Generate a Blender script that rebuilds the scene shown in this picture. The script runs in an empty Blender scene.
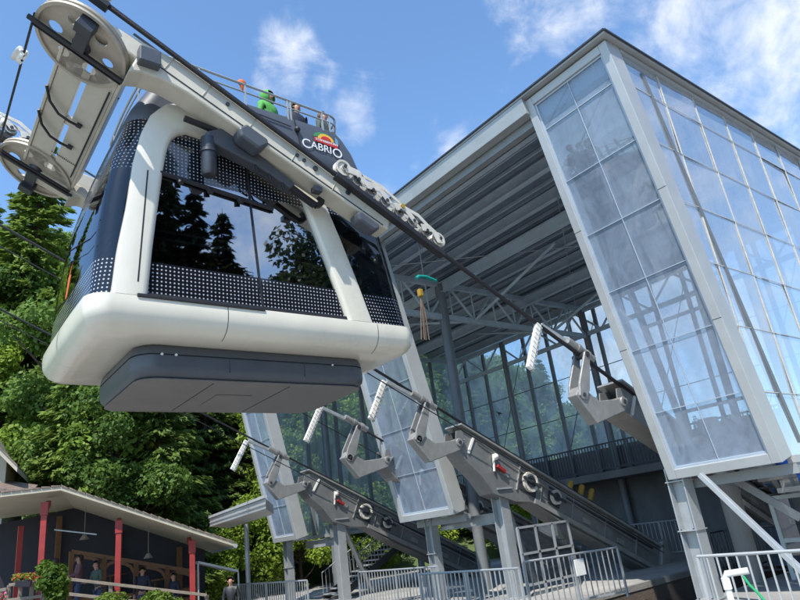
import bpy, bmesh, math, random
import numpy as np
from mathutils import Vector, Matrix
random.seed(7); RNG = np.random.default_rng(7)
R_ = math.radians
scene = bpy.context.scene
COL = scene.collection

# ------------------------------------------------------------------ camera
CAM = Vector((0, 0, 1.6)); FPX = 636.66
def cam_axes(rx, ry, rz):
    f0 = Vector((math.sin(rz), math.cos(rz), 0)); r0 = Vector((math.cos(rz), -math.sin(rz), 0)); up = Vector((0, 0, 1))
    f = f0*math.cos(rx) + up*math.sin(rx); u = -f0*math.sin(rx) + up*math.cos(rx)
    r = r0*math.cos(ry) + u*math.sin(ry); u2 = -r0*math.sin(ry) + u*math.cos(ry)
    return r, u2, f
CR, CU, CF = cam_axes(.3527, -.1331, -.8781)
cd = bpy.data.cameras.new('camera'); cam = bpy.data.objects.new('camera', cd); COL.objects.link(cam)
cd.sensor_width = 36; cd.lens = FPX/800*36; cd.clip_start = .05; cd.clip_end = 3000
M = Matrix.Identity(4)
for i in range(3):
    M[i][0] = CR[i]; M[i][1] = CU[i]; M[i][2] = -CF[i]; M[i][3] = CAM[i]
cam.matrix_world = M
scene.camera = cam

def ray(x, y): return (CR*(x-400) - CU*(y-300) + CF*FPX)
def onpl(x, y, n, p):
    d = ray(x, y); n = Vector(n); t = n.dot(Vector(p)-CAM)/n.dot(d); return CAM + d*t
def onZ(x, y, z): return onpl(x, y, (0, 0, 1), (0, 0, z))
def onX(x, y, X): return onpl(x, y, (1, 0, 0), (X, 0, 0))
def onY(x, y, Y): return onpl(x, y, (0, 1, 0), (0, Y, 0))

# ------------------------------------------------------------------ world, sun, exposure
SUN = Vector((.46, -.66, 1.2)).normalized()
world = bpy.data.worlds.new('World'); scene.world = world; world.use_nodes = True
nt = world.node_tree; N = nt.nodes; Lk = nt.links
for n in list(N): N.remove(n)
out = N.new('ShaderNodeOutputWorld'); bg = N.new('ShaderNodeBackground'); bgc = N.new('ShaderNodeBackground'); mx = N.new('ShaderNodeMixShader')
sky = N.new('ShaderNodeTexSky'); sky.sky_type = 'NISHITA'; sky.sun_disc = False
sky.sun_elevation = math.asin(SUN.z); sky.sun_rotation = math.atan2(SUN.x, SUN.y)
sky.air_density = 1.0; sky.dust_density = .5; sky.ozone_density = 1.2; sky.altitude = 200
tint = N.new('ShaderNodeVectorMath'); tint.operation = 'MULTIPLY'; tint.inputs[1].default_value = (.84, 1.03, 1.14)
Lk.new(sky.outputs[0], tint.inputs[0]); Lk.new(tint.outputs[0], bg.inputs[0]); bg.inputs[1].default_value = .15
bgc.inputs[0].default_value = (.93, .95, 1, 1); bgc.inputs[1].default_value = .74
tc = N.new('ShaderNodeTexCoord')
def vmath(op, a, b=None):
    n = N.new('ShaderNodeVectorMath'); n.operation = op
    Lk.new(a, n.inputs[0])
    if b is not None:
        if isinstance(b, (tuple, Vector)): n.inputs[1].default_value = tuple(b)
        else: Lk.new(b, n.inputs[1])
    return n
def fmath(op, a, b=None, c=None, clamp=False):
    n = N.new('ShaderNodeMath'); n.operation = op; n.use_clamp = clamp
    for i, v in enumerate((a, b, c)):
        if v is None: continue
        if isinstance(v, (int, float)): n.inputs[i].default_value = v
        else: Lk.new(v, n.inputs[i])
    return n.outputs[0]
def wnoise(scale, detail, rough, dist=0, stretch=(1, 1, 1)):
    mp = N.new('ShaderNodeMapping'); mp.inputs['Scale'].default_value = stretch; Lk.new(tc.outputs['Generated'], mp.inputs[0])
    n = N.new('ShaderNodeTexNoise'); n.inputs['Scale'].default_value = scale; n.inputs['Detail'].default_value = detail
    n.inputs['Roughness'].default_value = rough; n.inputs['Distortion'].default_value = dist
    Lk.new(mp.outputs[0], n.inputs['Vector']); return n.outputs['Fac']
big = wnoise(2.2, 3, .5); fine = wnoise(15, 12, .6, .35); wisp = wnoise(5.0, 11, .62, .8, (1.6, .8, 1.9))
# clouds stand in given directions of the sky: (direction, angular size in radians, strength)
clouds = [(ray(292, 58), .060, 1.1), (ray(300, 42), .035, 1.0), (ray(320, 75), .045, .85), (ray(348, 105), .05, .75), (ray(355, 128), .04, .62), (ray(262, 78), .03, .8), (ray(60, 40), .1, .3),
          (ray(560, -8), .11, .95), (ray(640, -10), .12, .8), (ray(710, 5), .14, .95), (ray(650, 45), .12, .75), (ray(790, 20), .16, .95), (ray(800, 150), .10, .95), (ray(745, 105), .10, .6), (ray(455, 148), .04, .72), (ray(430, 20), .12, .42), (ray(690, 90), .06, .6), (ray(550, 300), .16, .9),
          (ray(600, 330), .32, 1.0), (ray(760, 330), .25, .9), (Vector((.8, .35, .45)), .35, .85), (Vector((.6, .8, .35)), .5, .8), (Vector((.9, -.2, .5)), .3, .6), (Vector((-.3, 1, .25)), .3, .9)]
acc = None
for d, size, st in clouds:
    dn = d.normalized()
    sb = vmath('SUBTRACT', tc.outputs['Generated'], dn); ln = vmath('LENGTH', sb.outputs[0])
    q = fmath('DIVIDE', ln.outputs['Value'], size); q = fmath('MULTIPLY', q, q); q = fmath('MULTIPLY', q, -.7)
    g = fmath('EXPONENT', q); g = fmath('MULTIPLY', g, st)
    acc = g if acc is None else fmath('MAXIMUM', acc, g)
nz = fmath('ADD', fmath('MULTIPLY', fine, .75), fmath('MULTIPLY', wisp, .75))
m0 = fmath('ADD', fmath('MULTIPLY', acc, .62), fmath('SUBTRACT', nz, 1.07))
m0 = fmath('ADD', m0, fmath('MULTIPLY', fmath('SUBTRACT', big, .5), .10))
mask = N.new('ShaderNodeMapRange'); mask.interpolation_type = 'SMOOTHSTEP'
mask.inputs['From Min'].default_value = -.02; mask.inputs['From Max'].default_value = .54; mask.inputs['To Max'].default_value = .85
Lk.new(m0, mask.inputs['Value'])
Lk.new(mask.outputs[0], mx.inputs[0]); Lk.new(bg.outputs[0], mx.inputs[1]); Lk.new(bgc.outputs[0], mx.inputs[2]); Lk.new(mx.outputs[0], out.inputs[0])

sd = bpy.data.lights.new('sun', 'SUN'); sd.energy = 3.7; sd.angle = R_(.53); sd.color = (1, .95, .87)
so = bpy.data.objects.new('sun', sd); COL.objects.link(so); so.location = (0, 0, 40)
so.rotation_euler = SUN.to_track_quat('Z', 'Y').to_euler()
scene.view_settings.view_transform = 'Standard'; scene.view_settings.look = 'None'
scene.view_settings.gamma = 1; scene.view_settings.use_curve_mapping = False; scene.view_settings.exposure = .80
scene.cycles.max_bounces = 10; scene.cycles.transparent_max_bounces = 24; scene.cycles.glossy_bounces = 5
scene.cycles.caustics_reflective = False; scene.cycles.caustics_refractive = False

# ------------------------------------------------------------------ materials
def nmat(name):
    m = bpy.data.materials.new(name); m.use_nodes = True; t = m.node_tree
    for n in list(t.nodes): t.nodes.remove(n)
    o = t.nodes.new('ShaderNodeOutputMaterial'); return m, t, o
def mat(name, col, rough=.5, metal=0, var=.18, scale=2.5, bump=0, bscale=30, spec=.5, streak=0, coat=0):
    m, t, o = nmat(name); n = t.nodes; l = t.links
    b = n.new('ShaderNodeBsdfPrincipled'); l.new(b.outputs[0], o.inputs[0])
    b.inputs['Metallic'].default_value = metal; b.inputs['Specular IOR Level'].default_value = spec
    b.inputs['Coat Weight'].default_value = coat; b.inputs['Coat Roughness'].default_value = .08
    tcn = n.new('ShaderNodeTexCoord'); mp = n.new('ShaderNodeMapping'); l.new(tcn.outputs['Object'], mp.inputs[0])
    mp.inputs['Scale'].default_value = (1, 1, 1-.8*streak)
    nz = n.new('ShaderNodeTexNoise'); nz.inputs['Scale'].default_value = scale; nz.inputs['Detail'].default_value = 9; nz.inputs['Roughness'].default_value = .65
    l.new(mp.outputs[0], nz.inputs['Vector'])
    r = n.new('ShaderNodeMapRange'); r.inputs['From Min'].default_value = .3; r.inputs['From Max'].default_value = .7
    r.inputs['To Min'].default_value = 1-var; r.inputs['To Max'].default_value = 1+var*.6; l.new(nz.outputs['Fac'], r.inputs['Value'])
    mu = n.new('ShaderNodeVectorMath'); mu.operation = 'SCALE'; mu.inputs[0].default_value = col; l.new(r.outputs[0], mu.inputs['Scale'])
    l.new(mu.outputs[0], b.inputs['Base Color'])
    r2 = n.new('ShaderNodeMapRange'); r2.inputs['To Min'].default_value = rough*.75; r2.inputs['To Max'].default_value = min(1, rough*1.3); l.new(nz.outputs['Fac'], r2.inputs['Value']); l.new(r2.outputs[0], b.inputs['Roughness'])
    if bump:
        nb = n.new('ShaderNodeTexNoise'); nb.inputs['Scale'].default_value = bscale; nb.inputs['Detail'].default_value = 6; l.new(tcn.outputs['Object'], nb.inputs['Vector'])
        bp = n.new('ShaderNodeBump'); bp.inputs['Strength'].default_value = bump; bp.inputs['Distance'].default_value = .05
        l.new(nb.outputs['Fac'], bp.inputs['Height']); l.new(bp.outputs[0], b.inputs['Normal'])
    return m
def glass(name, tint, base_refl, dust_haze, haze_col=(.6, .68, .78), fres=1.0, rough=.02, wave=.0, dots=None, smear=True):
    m, t, o = nmat(name); n = t.nodes; l = t.links
    tr = n.new('ShaderNodeBsdfTransparent'); tr.inputs[0].default_value = (*tint, 1)
    gl = n.new('ShaderNodeBsdfGlossy'); gl.inputs['Roughness'].default_value = rough; gl.inputs[0].default_value = (.95, .97, 1, 1)
    fr = n.new('ShaderNodeFresnel'); fr.inputs[0].default_value = 1.5
    # both faces of a pane behave alike: take the incidence from the normal, whichever side is hit
    geo = n.new('ShaderNodeNewGeometry'); dp = n.new('ShaderNodeVectorMath'); dp.operation = 'DOT_PRODUCT'
    l.new(geo.outputs['Incoming'], dp.inputs[0]); l.new(geo.outputs['Normal'], dp.inputs[1])
    ab = n.new('ShaderNodeMath'); ab.operation = 'ABSOLUTE'; l.new(dp.outputs['Value'], ab.inputs[0])
    om = n.new('ShaderNodeMath'); om.operation = 'SUBTRACT'; om.inputs[0].default_value = 1; l.new(ab.outputs[0], om.inputs[1])
    pw = n.new('ShaderNodeMath'); pw.operation = 'POWER'; l.new(om.outputs[0], pw.inputs[0]); pw.inputs[1].default_value = 3.6
    mr = n.new('ShaderNodeMath'); mr.operation = 'MULTIPLY_ADD'; l.new(pw.outputs[0], mr.inputs[0]); mr.inputs[1].default_value = fres; mr.inputs[2].default_value = base_refl; mr.use_clamp = True
    n.remove(fr)
    mix = n.new('ShaderNodeMixShader'); l.new(mr.outputs[0], mix.inputs[0]); l.new(tr.outputs[0], mix.inputs[1]); l.new(gl.outputs[0], mix.inputs[2])
    tcn = n.new('ShaderNodeTexCoord')
    if wave:
        nb = n.new('ShaderNodeTexNoise'); nb.inputs['Scale'].default_value = .7; l.new(tcn.outputs['Object'], nb.inputs['Vector'])
        bp = n.new('ShaderNodeBump'); bp.inputs['Strength'].default_value = wave; bp.inputs['Distance'].default_value = .1
        l.new(nb.outputs['Fac'], bp.inputs['Height']); l.new(bp.outputs[0], gl.inputs['Normal'])
    last = mix
    if dust_haze:  # dust film that also paints a pale bluish haze into the glass
        df = n.new('ShaderNodeBsdfDiffuse'); df.inputs[0].default_value = (*haze_col, 1)
        tl = n.new('ShaderNodeBsdfTranslucent'); tl.inputs[0].default_value = (*haze_col, 1)
        dm = n.new('ShaderNodeMixShader'); dm.inputs[0].default_value = .45; l.new(df.outputs[0], dm.inputs[1]); l.new(tl.outputs[0], dm.inputs[2])
        nz = n.new('ShaderNodeTexNoise'); nz.inputs['Scale'].default_value = 1.3; nz.inputs['Detail'].default_value = 10; nz.inputs['Roughness'].default_value = .7; nz.inputs['Distortion'].default_value = 1.2
        mp = n.new('ShaderNodeMapping'); mp.inputs['Scale'].default_value = (1, 1, .45); l.new(tcn.outputs['Object'], mp.inputs[0]); l.new(mp.outputs[0], nz.inputs['Vector'])
        rr = n.new('ShaderNodeMapRange'); rr.inputs['From Min'].default_value = .3; rr.inputs['From Max'].default_value = .75
        rr.inputs['To Min'].default_value = dust_haze*.6; rr.inputs['To Max'].default_value = dust_haze*1.5; l.new(nz.outputs['Fac'], rr.inputs['Value'])
        m2 = n.new('ShaderNodeMixShader'); l.new(rr.outputs[0], m2.inputs[0]); l.new(last.outputs[0], m2.inputs[1]); l.new(dm.outputs[0], m2.inputs[2]); last = m2
    if dots:
        # printed dot screen, from UV in metres: (arc length, height); rows of dots below dots[0] and above dots[1]
        uv = n.new('ShaderNodeUVMap'); sp = n.new('ShaderNodeSeparateXYZ'); l.new(uv.outputs[0], sp.inputs[0])
        def mth(op, a, b=None):
            k = n.new('ShaderNodeMath'); k.operation = op
            for i, v in enumerate((a, b)):
                if v is None: continue
                if isinstance(v, (int, float)): k.inputs[i].default_value = v
                else: l.new(v, k.inputs[i])
            return k.outputs[0]
        P = .066
        fx = mth('SUBTRACT', mth('FRACT', mth('DIVIDE', sp.outputs[0], P)), .5); fy = mth('SUBTRACT', mth('FRACT', mth('DIVIDE', sp.outputs[1], P)), .5)
        rr_ = mth('ADD', mth('MULTIPLY', fx, fx), mth('MULTIPLY', fy, fy))
        lo = mth('LESS_THAN', sp.outputs[1], dots[0]); hi = mth('GREATER_THAN', sp.outputs[1], dots[1])
        band = mth('MAXIMUM', lo, hi)
        dot = mth('MULTIPLY', mth('LESS_THAN', rr_, .042), band)
        blk = n.new('ShaderNodeBsdfPrincipled'); blk.inputs['Base Color'].default_value = (.012, .013, .018, 1); blk.inputs['Roughness'].default_value = .12
        whi = n.new('ShaderNodeBsdfPrincipled'); whi.inputs['Base Color'].default_value = (.40, .43, .48, 1); whi.inputs['Roughness'].default_value = .3
        ma = n.new('ShaderNodeMixShader'); l.new(mth('MULTIPLY', band, .85), ma.inputs[0]); l.new(last.outputs[0], ma.inputs[1]); l.new(blk.outputs[0], ma.inputs[2])
        mb_ = n.new('ShaderNodeMixShader'); l.new(dot, mb_.inputs[0]); l.new(ma.outputs[0], mb_.inputs[1]); l.new(whi.outputs[0], mb_.inputs[2]); last = mb_
    l.new(last.outputs[0], o.inputs[0]); return m
def leafmat(name, c1, c2, scale=.6):
    m, t, o = nmat(name); n = t.nodes; l = t.links
    tcn = n.new('ShaderNodeTexCoord'); oi = n.new('ShaderNodeObjectInfo')
    nz = n.new('ShaderNodeTexNoise'); nz.inputs['Scale'].default_value = scale; nz.inputs['Detail'].default_value = 8; nz.inputs['Roughness'].default_value = .7
    l.new(tcn.outputs['Object'], nz.inputs['Vector'])
    ad = n.new('ShaderNodeMath'); ad.operation = 'MULTIPLY_ADD'; l.new(oi.outputs['Random'], ad.inputs[0]); ad.inputs[1].default_value = .5; ad.inputs[2].default_value = -.25
    a2 = n.new('ShaderNodeMath'); a2.operation = 'ADD'; l.new(ad.outputs[0], a2.inputs[0]); l.new(nz.outputs['Fac'], a2.inputs[1])
    cr = n.new('ShaderNodeValToRGB'); cr.color_ramp.elements[0].position = .25; cr.color_ramp.elements[0].color = (*c1, 1)
    cr.color_ramp.elements[1].position = .75; cr.color_ramp.elements[1].color = (*c2, 1); l.new(a2.outputs[0], cr.inputs[0])
    df = n.new('ShaderNodeBsdfPrincipled'); df.inputs['Roughness'].default_value = .55; df.inputs['Specular IOR Level'].default_value = .3; l.new(cr.outputs[0], df.inputs['Base Color'])
    tl = n.new('ShaderNodeBsdfTranslucent'); l.new(cr.outputs[0], tl.inputs[0])
    mi = n.new('ShaderNodeMixShader'); mi.inputs[0].default_value = .42; l.new(df.outputs[0], mi.inputs[1]); l.new(tl.outputs[0], mi.inputs[2]); l.new(mi.outputs[0], o.inputs[0])
    return m
K = dict(
    cream=mat('cream_paint', (.69, .66, .56), .28, 0, .10, .9, .015, 6, coat=.5, streak=.4),
    boomc=mat('boom_paint', (.56, .53, .44), .38, 0, .14, 2.0, .05, 40),
    wheelc=mat('wheel_paint', (.42, .38, .31), .45, .1, .2, 3, .05, 40),
    slate=mat('slate_plastic', (.075, .085, .1), .42, 0, .12, 3),
    under=mat('underside_paint', (.17, .165, .155), .55, 0, .2, 1.5),
    deckgrey=mat('deck_panel_grey', (.07, .08, .10), .5, 0, .08, 1, coat=.1),
    black=mat('black_rubber', (.018, .018, .022), .5, 0, .2, 4),
    rope=mat('rope_steel', (.035, .035, .04), .45, .6, .2, 20, .4, 120),
    darkmetal=mat('dark_metal', (.06, .065, .075), .4, .5, .2, 4),
    glassroof=mat('dark_gloss', (.02, .022, .03), .08, 0, .1, 2, coat=1),
    steel=mat('galvanised_steel', (.42, .44, .45), .42, .45, .13, 3, .08, 60),
    steelp=mat('painted_hall_steel', (.30, .32, .33), .5, .1, .15, 2, .03),
    frame=mat('screen_frame_aluminium', (.46, .475, .47), .42, .25, .10, 1.5),
    bar=mat('glazing_bar', (.46, .53, .60), .4, .2, .08, 3),
    beam=mat('roof_beam_paint', (.46, .54, .60), .55, .05, .15, 2),
    post=mat('inner_post_paint', (.17, .185, .195), .5, .1, .15, 2), limeleaf=leafmat('lime_leaves_brightened', (.14, .22, .02), (.34, .45, .06), 1),  # lime leaf colour lifted to stand in for sunlight the hall blocks
    deck=mat('roof_deck_sheet', (.20, .25, .31), .55, .2, .2, 2),
    fascia=mat('fascia_sheet', (.42, .435, .43), .42, .3, .12, 1.2),
    alu=mat('cast_aluminium', (.34, .335, .32), .4, .45, .2, 3, .08, 30),
    alud=mat('weathered_aluminium', (.25, .25, .245), .42, .5, .22, 2, .05, 30, streak=.7),
    rust=mat('saddle_lining', (.17, .12, .08), .7, 0, .35, 8, .2),
    white=mat('white_enamel', (.78, .77, .72), .35, 0, .08, 5),
    concrete=mat('concrete', (.26, .25, .235), .85, 0, .3, 1.1, .3, 18, streak=.6),
    cdark=mat('dark_concrete', (.15, .15, .148), .85, 0, .3, 1.1, .3, 18, streak=.6),
    pitc=mat('pit_concrete', (.13, .10, .08), .85, 0, .3, 1.1, .3, 18, streak=.6), offwhite=mat('battery_paint', (.60, .57, .50), .4, .1, .2, 6, .1, 40),
    floor=mat('concrete_floor', (.36, .35, .33), .8, 0, .25, .9, .2, 25),
    asphalt=mat('asphalt', (.30, .29, .275), .9, 0, .3, .5, .4, 60),
    rock=mat('forest_floor', (.08, .12, .04), .95, 0, .5, .4, .6, 8),
    red=mat('red_post_paint', (.30, .03, .028), .45, 0, .2, 4),
    wood=mat('brown_timber', (.16, .075, .03), .6, 0, .3, 6, .15, 20, streak=.8),
    woodl=mat('pale_timber_rail', (.22, .18, .14), .65, 0, .25, 5, .15, 20),
    soffit=mat('painted_soffit', (.44, .40, .31), .6, 0, .12, 1.5),
    tile=mat('roof_tiles', (.20, .15, .12), .7, 0, .4, 6, .4, 10),
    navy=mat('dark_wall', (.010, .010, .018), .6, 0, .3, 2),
    doorblue=mat('blue_door_paint', (.03, .06, .12), .4, 0, .15, 3),
    blue=mat('blue_tarpaulin', (.02, .10, .45), .5, 0, .2, 3),
    green=mat('green_hose', (.02, .32, .12), .45),
    teal=mat('teal_paint', (.01, .27, .24), .4),
    yellow=mat('yellow_paint', (.38, .23, .03), .4, 0, .15, 5),
    redp=mat('red_plastic', (.3, .02, .02), .4),
    hood=mat('green_fleece', (.08, .34, .06), .8, 0, .1, 8),
    skin=mat('skin', (.40, .22, .15), .5, 0, .08, 8),
    hair=mat('dark_hair', (.03, .02, .015), .6), fair=mat('fair_hair', (.22, .12, .05), .6),
    jeans=mat('denim', (.04, .06, .12), .8), navyc=mat('navy_cloth', (.015, .02, .04), .8), shirt=mat('white_cloth', (.6, .6, .6), .8),
    olive=mat('grey_green_cloth', (.06, .085, .065), .8), orange=mat('orange_cloth', (.6, .13, .02), .7), mauve=mat('pink_cloth', (.16, .08, .09), .8),
    bark=mat('bark', (.07, .05, .035), .9, 0, .4, 5, .6, 14, streak=.7),
    pink=mat('pink_petals', (.55, .07, .2), .6), redf=mat('red_petals', (.5, .02, .02), .6),
    signw=mat('logo_white', (.75, .76, .78), .4, 0, .02), signr=mat('logo_red', (.55, .03, .03), .4, 0, .02),
    signy=mat('logo_yellow', (.75, .45, .04), .4, 0, .02), signg=mat('logo_green', (.06, .25, .1), .4, 0, .02), signb=mat('logo_blue', (.12, .3, .45), .4, 0, .02),
    leafA=leafmat('leaves_bright', (.12, .19, .025), (.31, .43, .06)),
    leafB=leafmat('leaves_mid', (.09, .16, .03), (.24, .36, .055)),
    leafC=leafmat('leaves_deep', (.07, .13, .03), (.18, .29, .055)),
    needle=leafmat('needles', (.07, .12, .035), (.22, .31, .06), .5),
    dleaf=leafmat('shaded_leaves', (.012, .022, .01), (.035, .05, .02)),  # leaf colour darkened to paint the mirrored trees as backlit silhouettes
    shrub=leafmat('shrub_leaves', (.06, .12, .012), (.22, .30, .04), 2),
)
K['hallglass'] = glass('hall_glass', (.82, .92, .97), .08, .50, (.62, .76, .86), fres=.9)
K['sideglass'] = glass('side_wall_glass', (.74, .86, .96), .42, .34, (.70, .80, .93), fres=.9, wave=.1)
K['screenglass'] = glass('screen_glass', (.78, .87, .96), .14, .46, (.58, .70, .86), fres=.8)
K['cabglass'] = glass('cabin_window_glass', (.10, .11, .13), .43, 0, fres=.6, rough=.015, dots=(6.02, 7.62), wave=.02)
K['endglass'] = glass('cabin_end_glass', (.11, .13, .15), .07, 0, fres=.65, rough=.015, dots=(6.02, 7.62))
K['plainglass'] = glass('door_glass', (.4, .45, .48), .15, .05)

# ------------------------------------------------------------------ builders
ORG = {}
class MB:
    def __init__(s): s.v = []; s.f = []; s.uv = None
    def add(s, vs, fs):
        o = len(s.v); s.v += [tuple(v) for v in vs]; s.f += [tuple(i+o for i in f) for f in fs]; return s
    def box(s, a, b):
        x0, y0, z0 = a; x1, y1, z1 = b
        return s.add([(x0,y0,z0),(x1,y0,z0),(x1,y1,z0),(x0,y1,z0),(x0,y0,z1),(x1,y0,z1),(x1,y1,z1),(x0,y1,z1)],
                     [(0,3,2,1),(4,5,6,7),(0,1,5,4),(1,2,6,5),(2,3,7,6),(3,0,4,7)])
    def bar(s, p, q, w, h, up=(0, 0, 1)):
        p = Vector(p); q = Vector(q); d = (q-p).normalized(); up = Vector(up)
        if abs(d.dot(up)) > .98: up = Vector((1, 0, 0)) if abs(d.x) < .9 else Vector((0, 1, 0))
        r = d.cross(up).normalized(); u = r.cross(d)
        c = []
        for e in (p, q):
            for a, b in ((-1,-1),(1,-1),(1,1),(-1,1)): c.append(e + r*(a*w/2) + u*(b*h/2))
        return s.add(c, [(0,1,2,3),(7,6,5,4),(0,4,5,1),(1,5,6,2),(2,6,7,3),(3,7,4,0)])
    def ibeam(s, p, q, w, h, t=.02, up=(0, 0, 1)):
        p = Vector(p); q = Vector(q); u = Vector(up); o = u*(h/2-t/2)
        s.bar(p+o, q+o, w, t, up); s.bar(p-o, q-o, w, t, up); return s.bar(p, q, t, h-2*t-.002, up)
    def tube(s, pts, r, n=10, cap=True):
        pts = [Vector(p) for p in pts]; k = len(pts); rs = r if isinstance(r, (list, tuple)) else [r]*k
        vs = []; prev = None
        for i, p in enumerate(pts):
            d = (pts[min(i+1, k-1)] - pts[max(i-1, 0)]).normalized()
            if prev is None:
                a = Vector((0, 0, 1)) if abs(d.z) < .9 else Vector((1, 0, 0)); prev = d.cross(a).normalized()
            prev = (prev - d*prev.dot(d)).normalized(); w = d.cross(prev)
            for j in range(n):
                t = 2*math.pi*j/n; vs.append(p + (prev*math.cos(t)+w*math.sin(t))*rs[i])
        fs = [(i*n+j, i*n+(j+1) % n, (i+1)*n+(j+1) % n, (i+1)*n+j) for i in range(k-1) for j in range(n)]
        if cap: fs += [tuple(range(n-1, -1, -1)), tuple((k-1)*n+j for j in range(n))]
        return s.add(vs, fs)
    def prism(s, poly, vec):
        n = len(poly); vec = Vector(vec); a = [Vector(p) for p in poly]
        return s.add(a + [p+vec for p in a], [tuple(range(n-1, -1, -1)), tuple(range(n, 2*n))] + [(i, (i+1) % n, (i+1) % n+n, i+n) for i in range(n)])
    def loft(s, rings, cap0=False, cap1=False, closed=True):
        n = len(rings[0]); k = len(rings); vs = [p for r in rings for p in r]
        fs = [(i*n+j, i*n+(j+1) % n, (i+1)*n+(j+1) % n, (i+1)*n+j) for i in range(k-1) for j in range(n if closed else n-1)]
        if cap0: fs.append(tuple(range(n-1, -1, -1)))
        if cap1: fs.append(tuple((k-1)*n+j for j in range(n)))
        return s.add(vs, fs)
    def sphere(s, c, r, n=10, sc=(1, 1, 1)):
        c = Vector(c); rings = []
        for i in range(1, n):
            a = math.pi*i/n; rings.append([c + Vector((math.sin(a)*math.cos(b)*sc[0], math.sin(a)*math.sin(b)*sc[1], math.cos(a)*sc[2]))*r for b in [2*math.pi*j/(2*n) for j in range(2*n)]])
        s.loft(rings[::-1], True, True); return s
    def build(s, name, m, parent=None, smooth=False, bevel=0, loc=None, angle=40, solid=0, uvs=None):
        me = bpy.data.meshes.new(name)
        if parent is not None: org = ORG[parent.name]
        else: org = Vector(loc) if loc is not None else Vector(np.array(s.v).mean(0).tolist())
        me.from_pydata([tuple(Vector(v)-org) for v in s.v], [], s.f)
        if uvs:
            ul = me.uv_layers.new(name='UVMap')
            for lp in me.loops: ul.data[lp.index].uv = uvs[lp.vertex_index]
        bm = bmesh.new(); bm.from_mesh(me); bmesh.ops.recalc_face_normals(bm, faces=bm.faces); bm.to_mesh(me); bm.free()
        me.materials.append(m if not isinstance(m, str) else K[m])
        o = bpy.data.objects.new(name, me); COL.objects.link(o)
        if parent is not None: o.parent = parent
        else: o.location = org
        ORG[o.name] = org
        if smooth:
            for p in me.polygons: p.use_smooth = True
            me.set_sharp_from_angle(angle=R_(angle))
        if solid:
            md = o.modifiers.new('Solidify', 'SOLIDIFY'); md.thickness = solid; md.offset = -1
        if bevel:
            md = o.modifiers.new('Bevel', 'BEVEL'); md.width = bevel; md.segments = 2; md.limit_method = 'ANGLE'; md.angle_limit = R_(35)
        return o
def thing(name, label, cat, loc=(0, 0, 0), group=None):
    o = bpy.data.objects.new(name, None); COL.objects.link(o); o.location = loc; ORG[o.name] = Vector(loc)
    o.empty_display_size = .2
    return tag(o, label, cat, group)
def tag(o, label, cat, group=None):
    o['label'] = label; o['category'] = cat
    if group: o['group'] = group
    return o
def struct(o): o['kind'] = 'structure'; return o
def copy_tree(o, parent=None):
    c = o.copy(); COL.objects.link(c)
    if parent is not None: c.parent = parent
    for ch in list(o.children): copy_tree(ch, c)
    return c

# frame of the ropes: u runs down along the rope into the hall, v is square to it, upwards
S_ = R_(26.5); cS, sS = math.cos(S_), math.sin(S_)
def U(X, u, v): return Vector((X, 12.65 + u*cS + v*sS, 4.63 - u*sS + v*cS))
LE = R_(12.3)
def MP(X, w, d=0): # point on the leaning mouth plane of the hall; d is depth behind it
    return Vector((X, 13.22 - w*math.sin(LE) + d*math.cos(LE), 2.0 + w*math.cos(LE) + d*math.sin(LE)))

# ================================================================== SETTING
GZ = -.4
def ground():
    mb = MB(); n = 60; vs = []
    # far sheet
    for a, b, c, d in ((-600, -11.02, -600, 600), (-7.95, 600, -600, 600), (-11.02, -7.95, -600, 10.9), (-11.02, -7.95, 24.6, 600)):
        mb.add([(a, c, GZ), (b, c, GZ), (b, d, GZ), (a, d, GZ)], [(0, 1, 2, 3)])
    struct(mb.build('ground', 'asphalt', loc=(0, 0, GZ)))
    mb = MB(); x0, x1, y0, y1, zb = -11.02, -7.95, 10.9, 24.6, -3.2
    mb.add([(x0,y0,GZ),(x1,y0,GZ),(x1,y1,GZ),(x0,y1,GZ),(x0,y0,GZ-1.4),(x1,y0,GZ-1.4),(x1,y1,zb),(x0,y1,zb)], [(0,4,5,1),(1,5,6,2),(2,6,7,3),(3,7,4,0),(4,7,6,5)])
    struct(mb.build('cabin_pit', 'pitc'))
ground()
def hill_h(x, y):
    d = math.hypot(x, y); a = math.degrees(math.atan2(y, x))
    # wooded slope rises round the left and the back
    w = 1/(1+math.exp(-(a-136)/4)) if a > 0 else (1 if a < -120 else 0)
    if a < 0: a += 360
    st = 42-9/(1+math.exp(-(a-155)/2))
    h = max(0, d-st)*.62*w
    return GZ-.3 + min(h, 46) + .6*math.sin(x*.3)*math.cos(y*.27)*min(1, max(0, d-st)/10)*w
def hill():
    vs = []; fs = []; na = 60; nr = 30
    for i in range(na+1):
        a = R_(85 + 130*i/na)
        for j in range(nr+1):
            d = 33 + 110*(j/nr)**1.3; x = d*math.cos(a); y = d*math.sin(a); vs.append((x, y, hill_h(x, y)))
    for i in range(na):
        for j in range(nr): k = i*(nr+1)+j; fs.append((k, k+1, k+nr+2, k+nr+1))
    mb = MB(); mb.add(vs, fs); return struct(mb.build('hill', 'rock', loc=(-30, 30, 0), smooth=True, angle=180))
hill()

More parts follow.
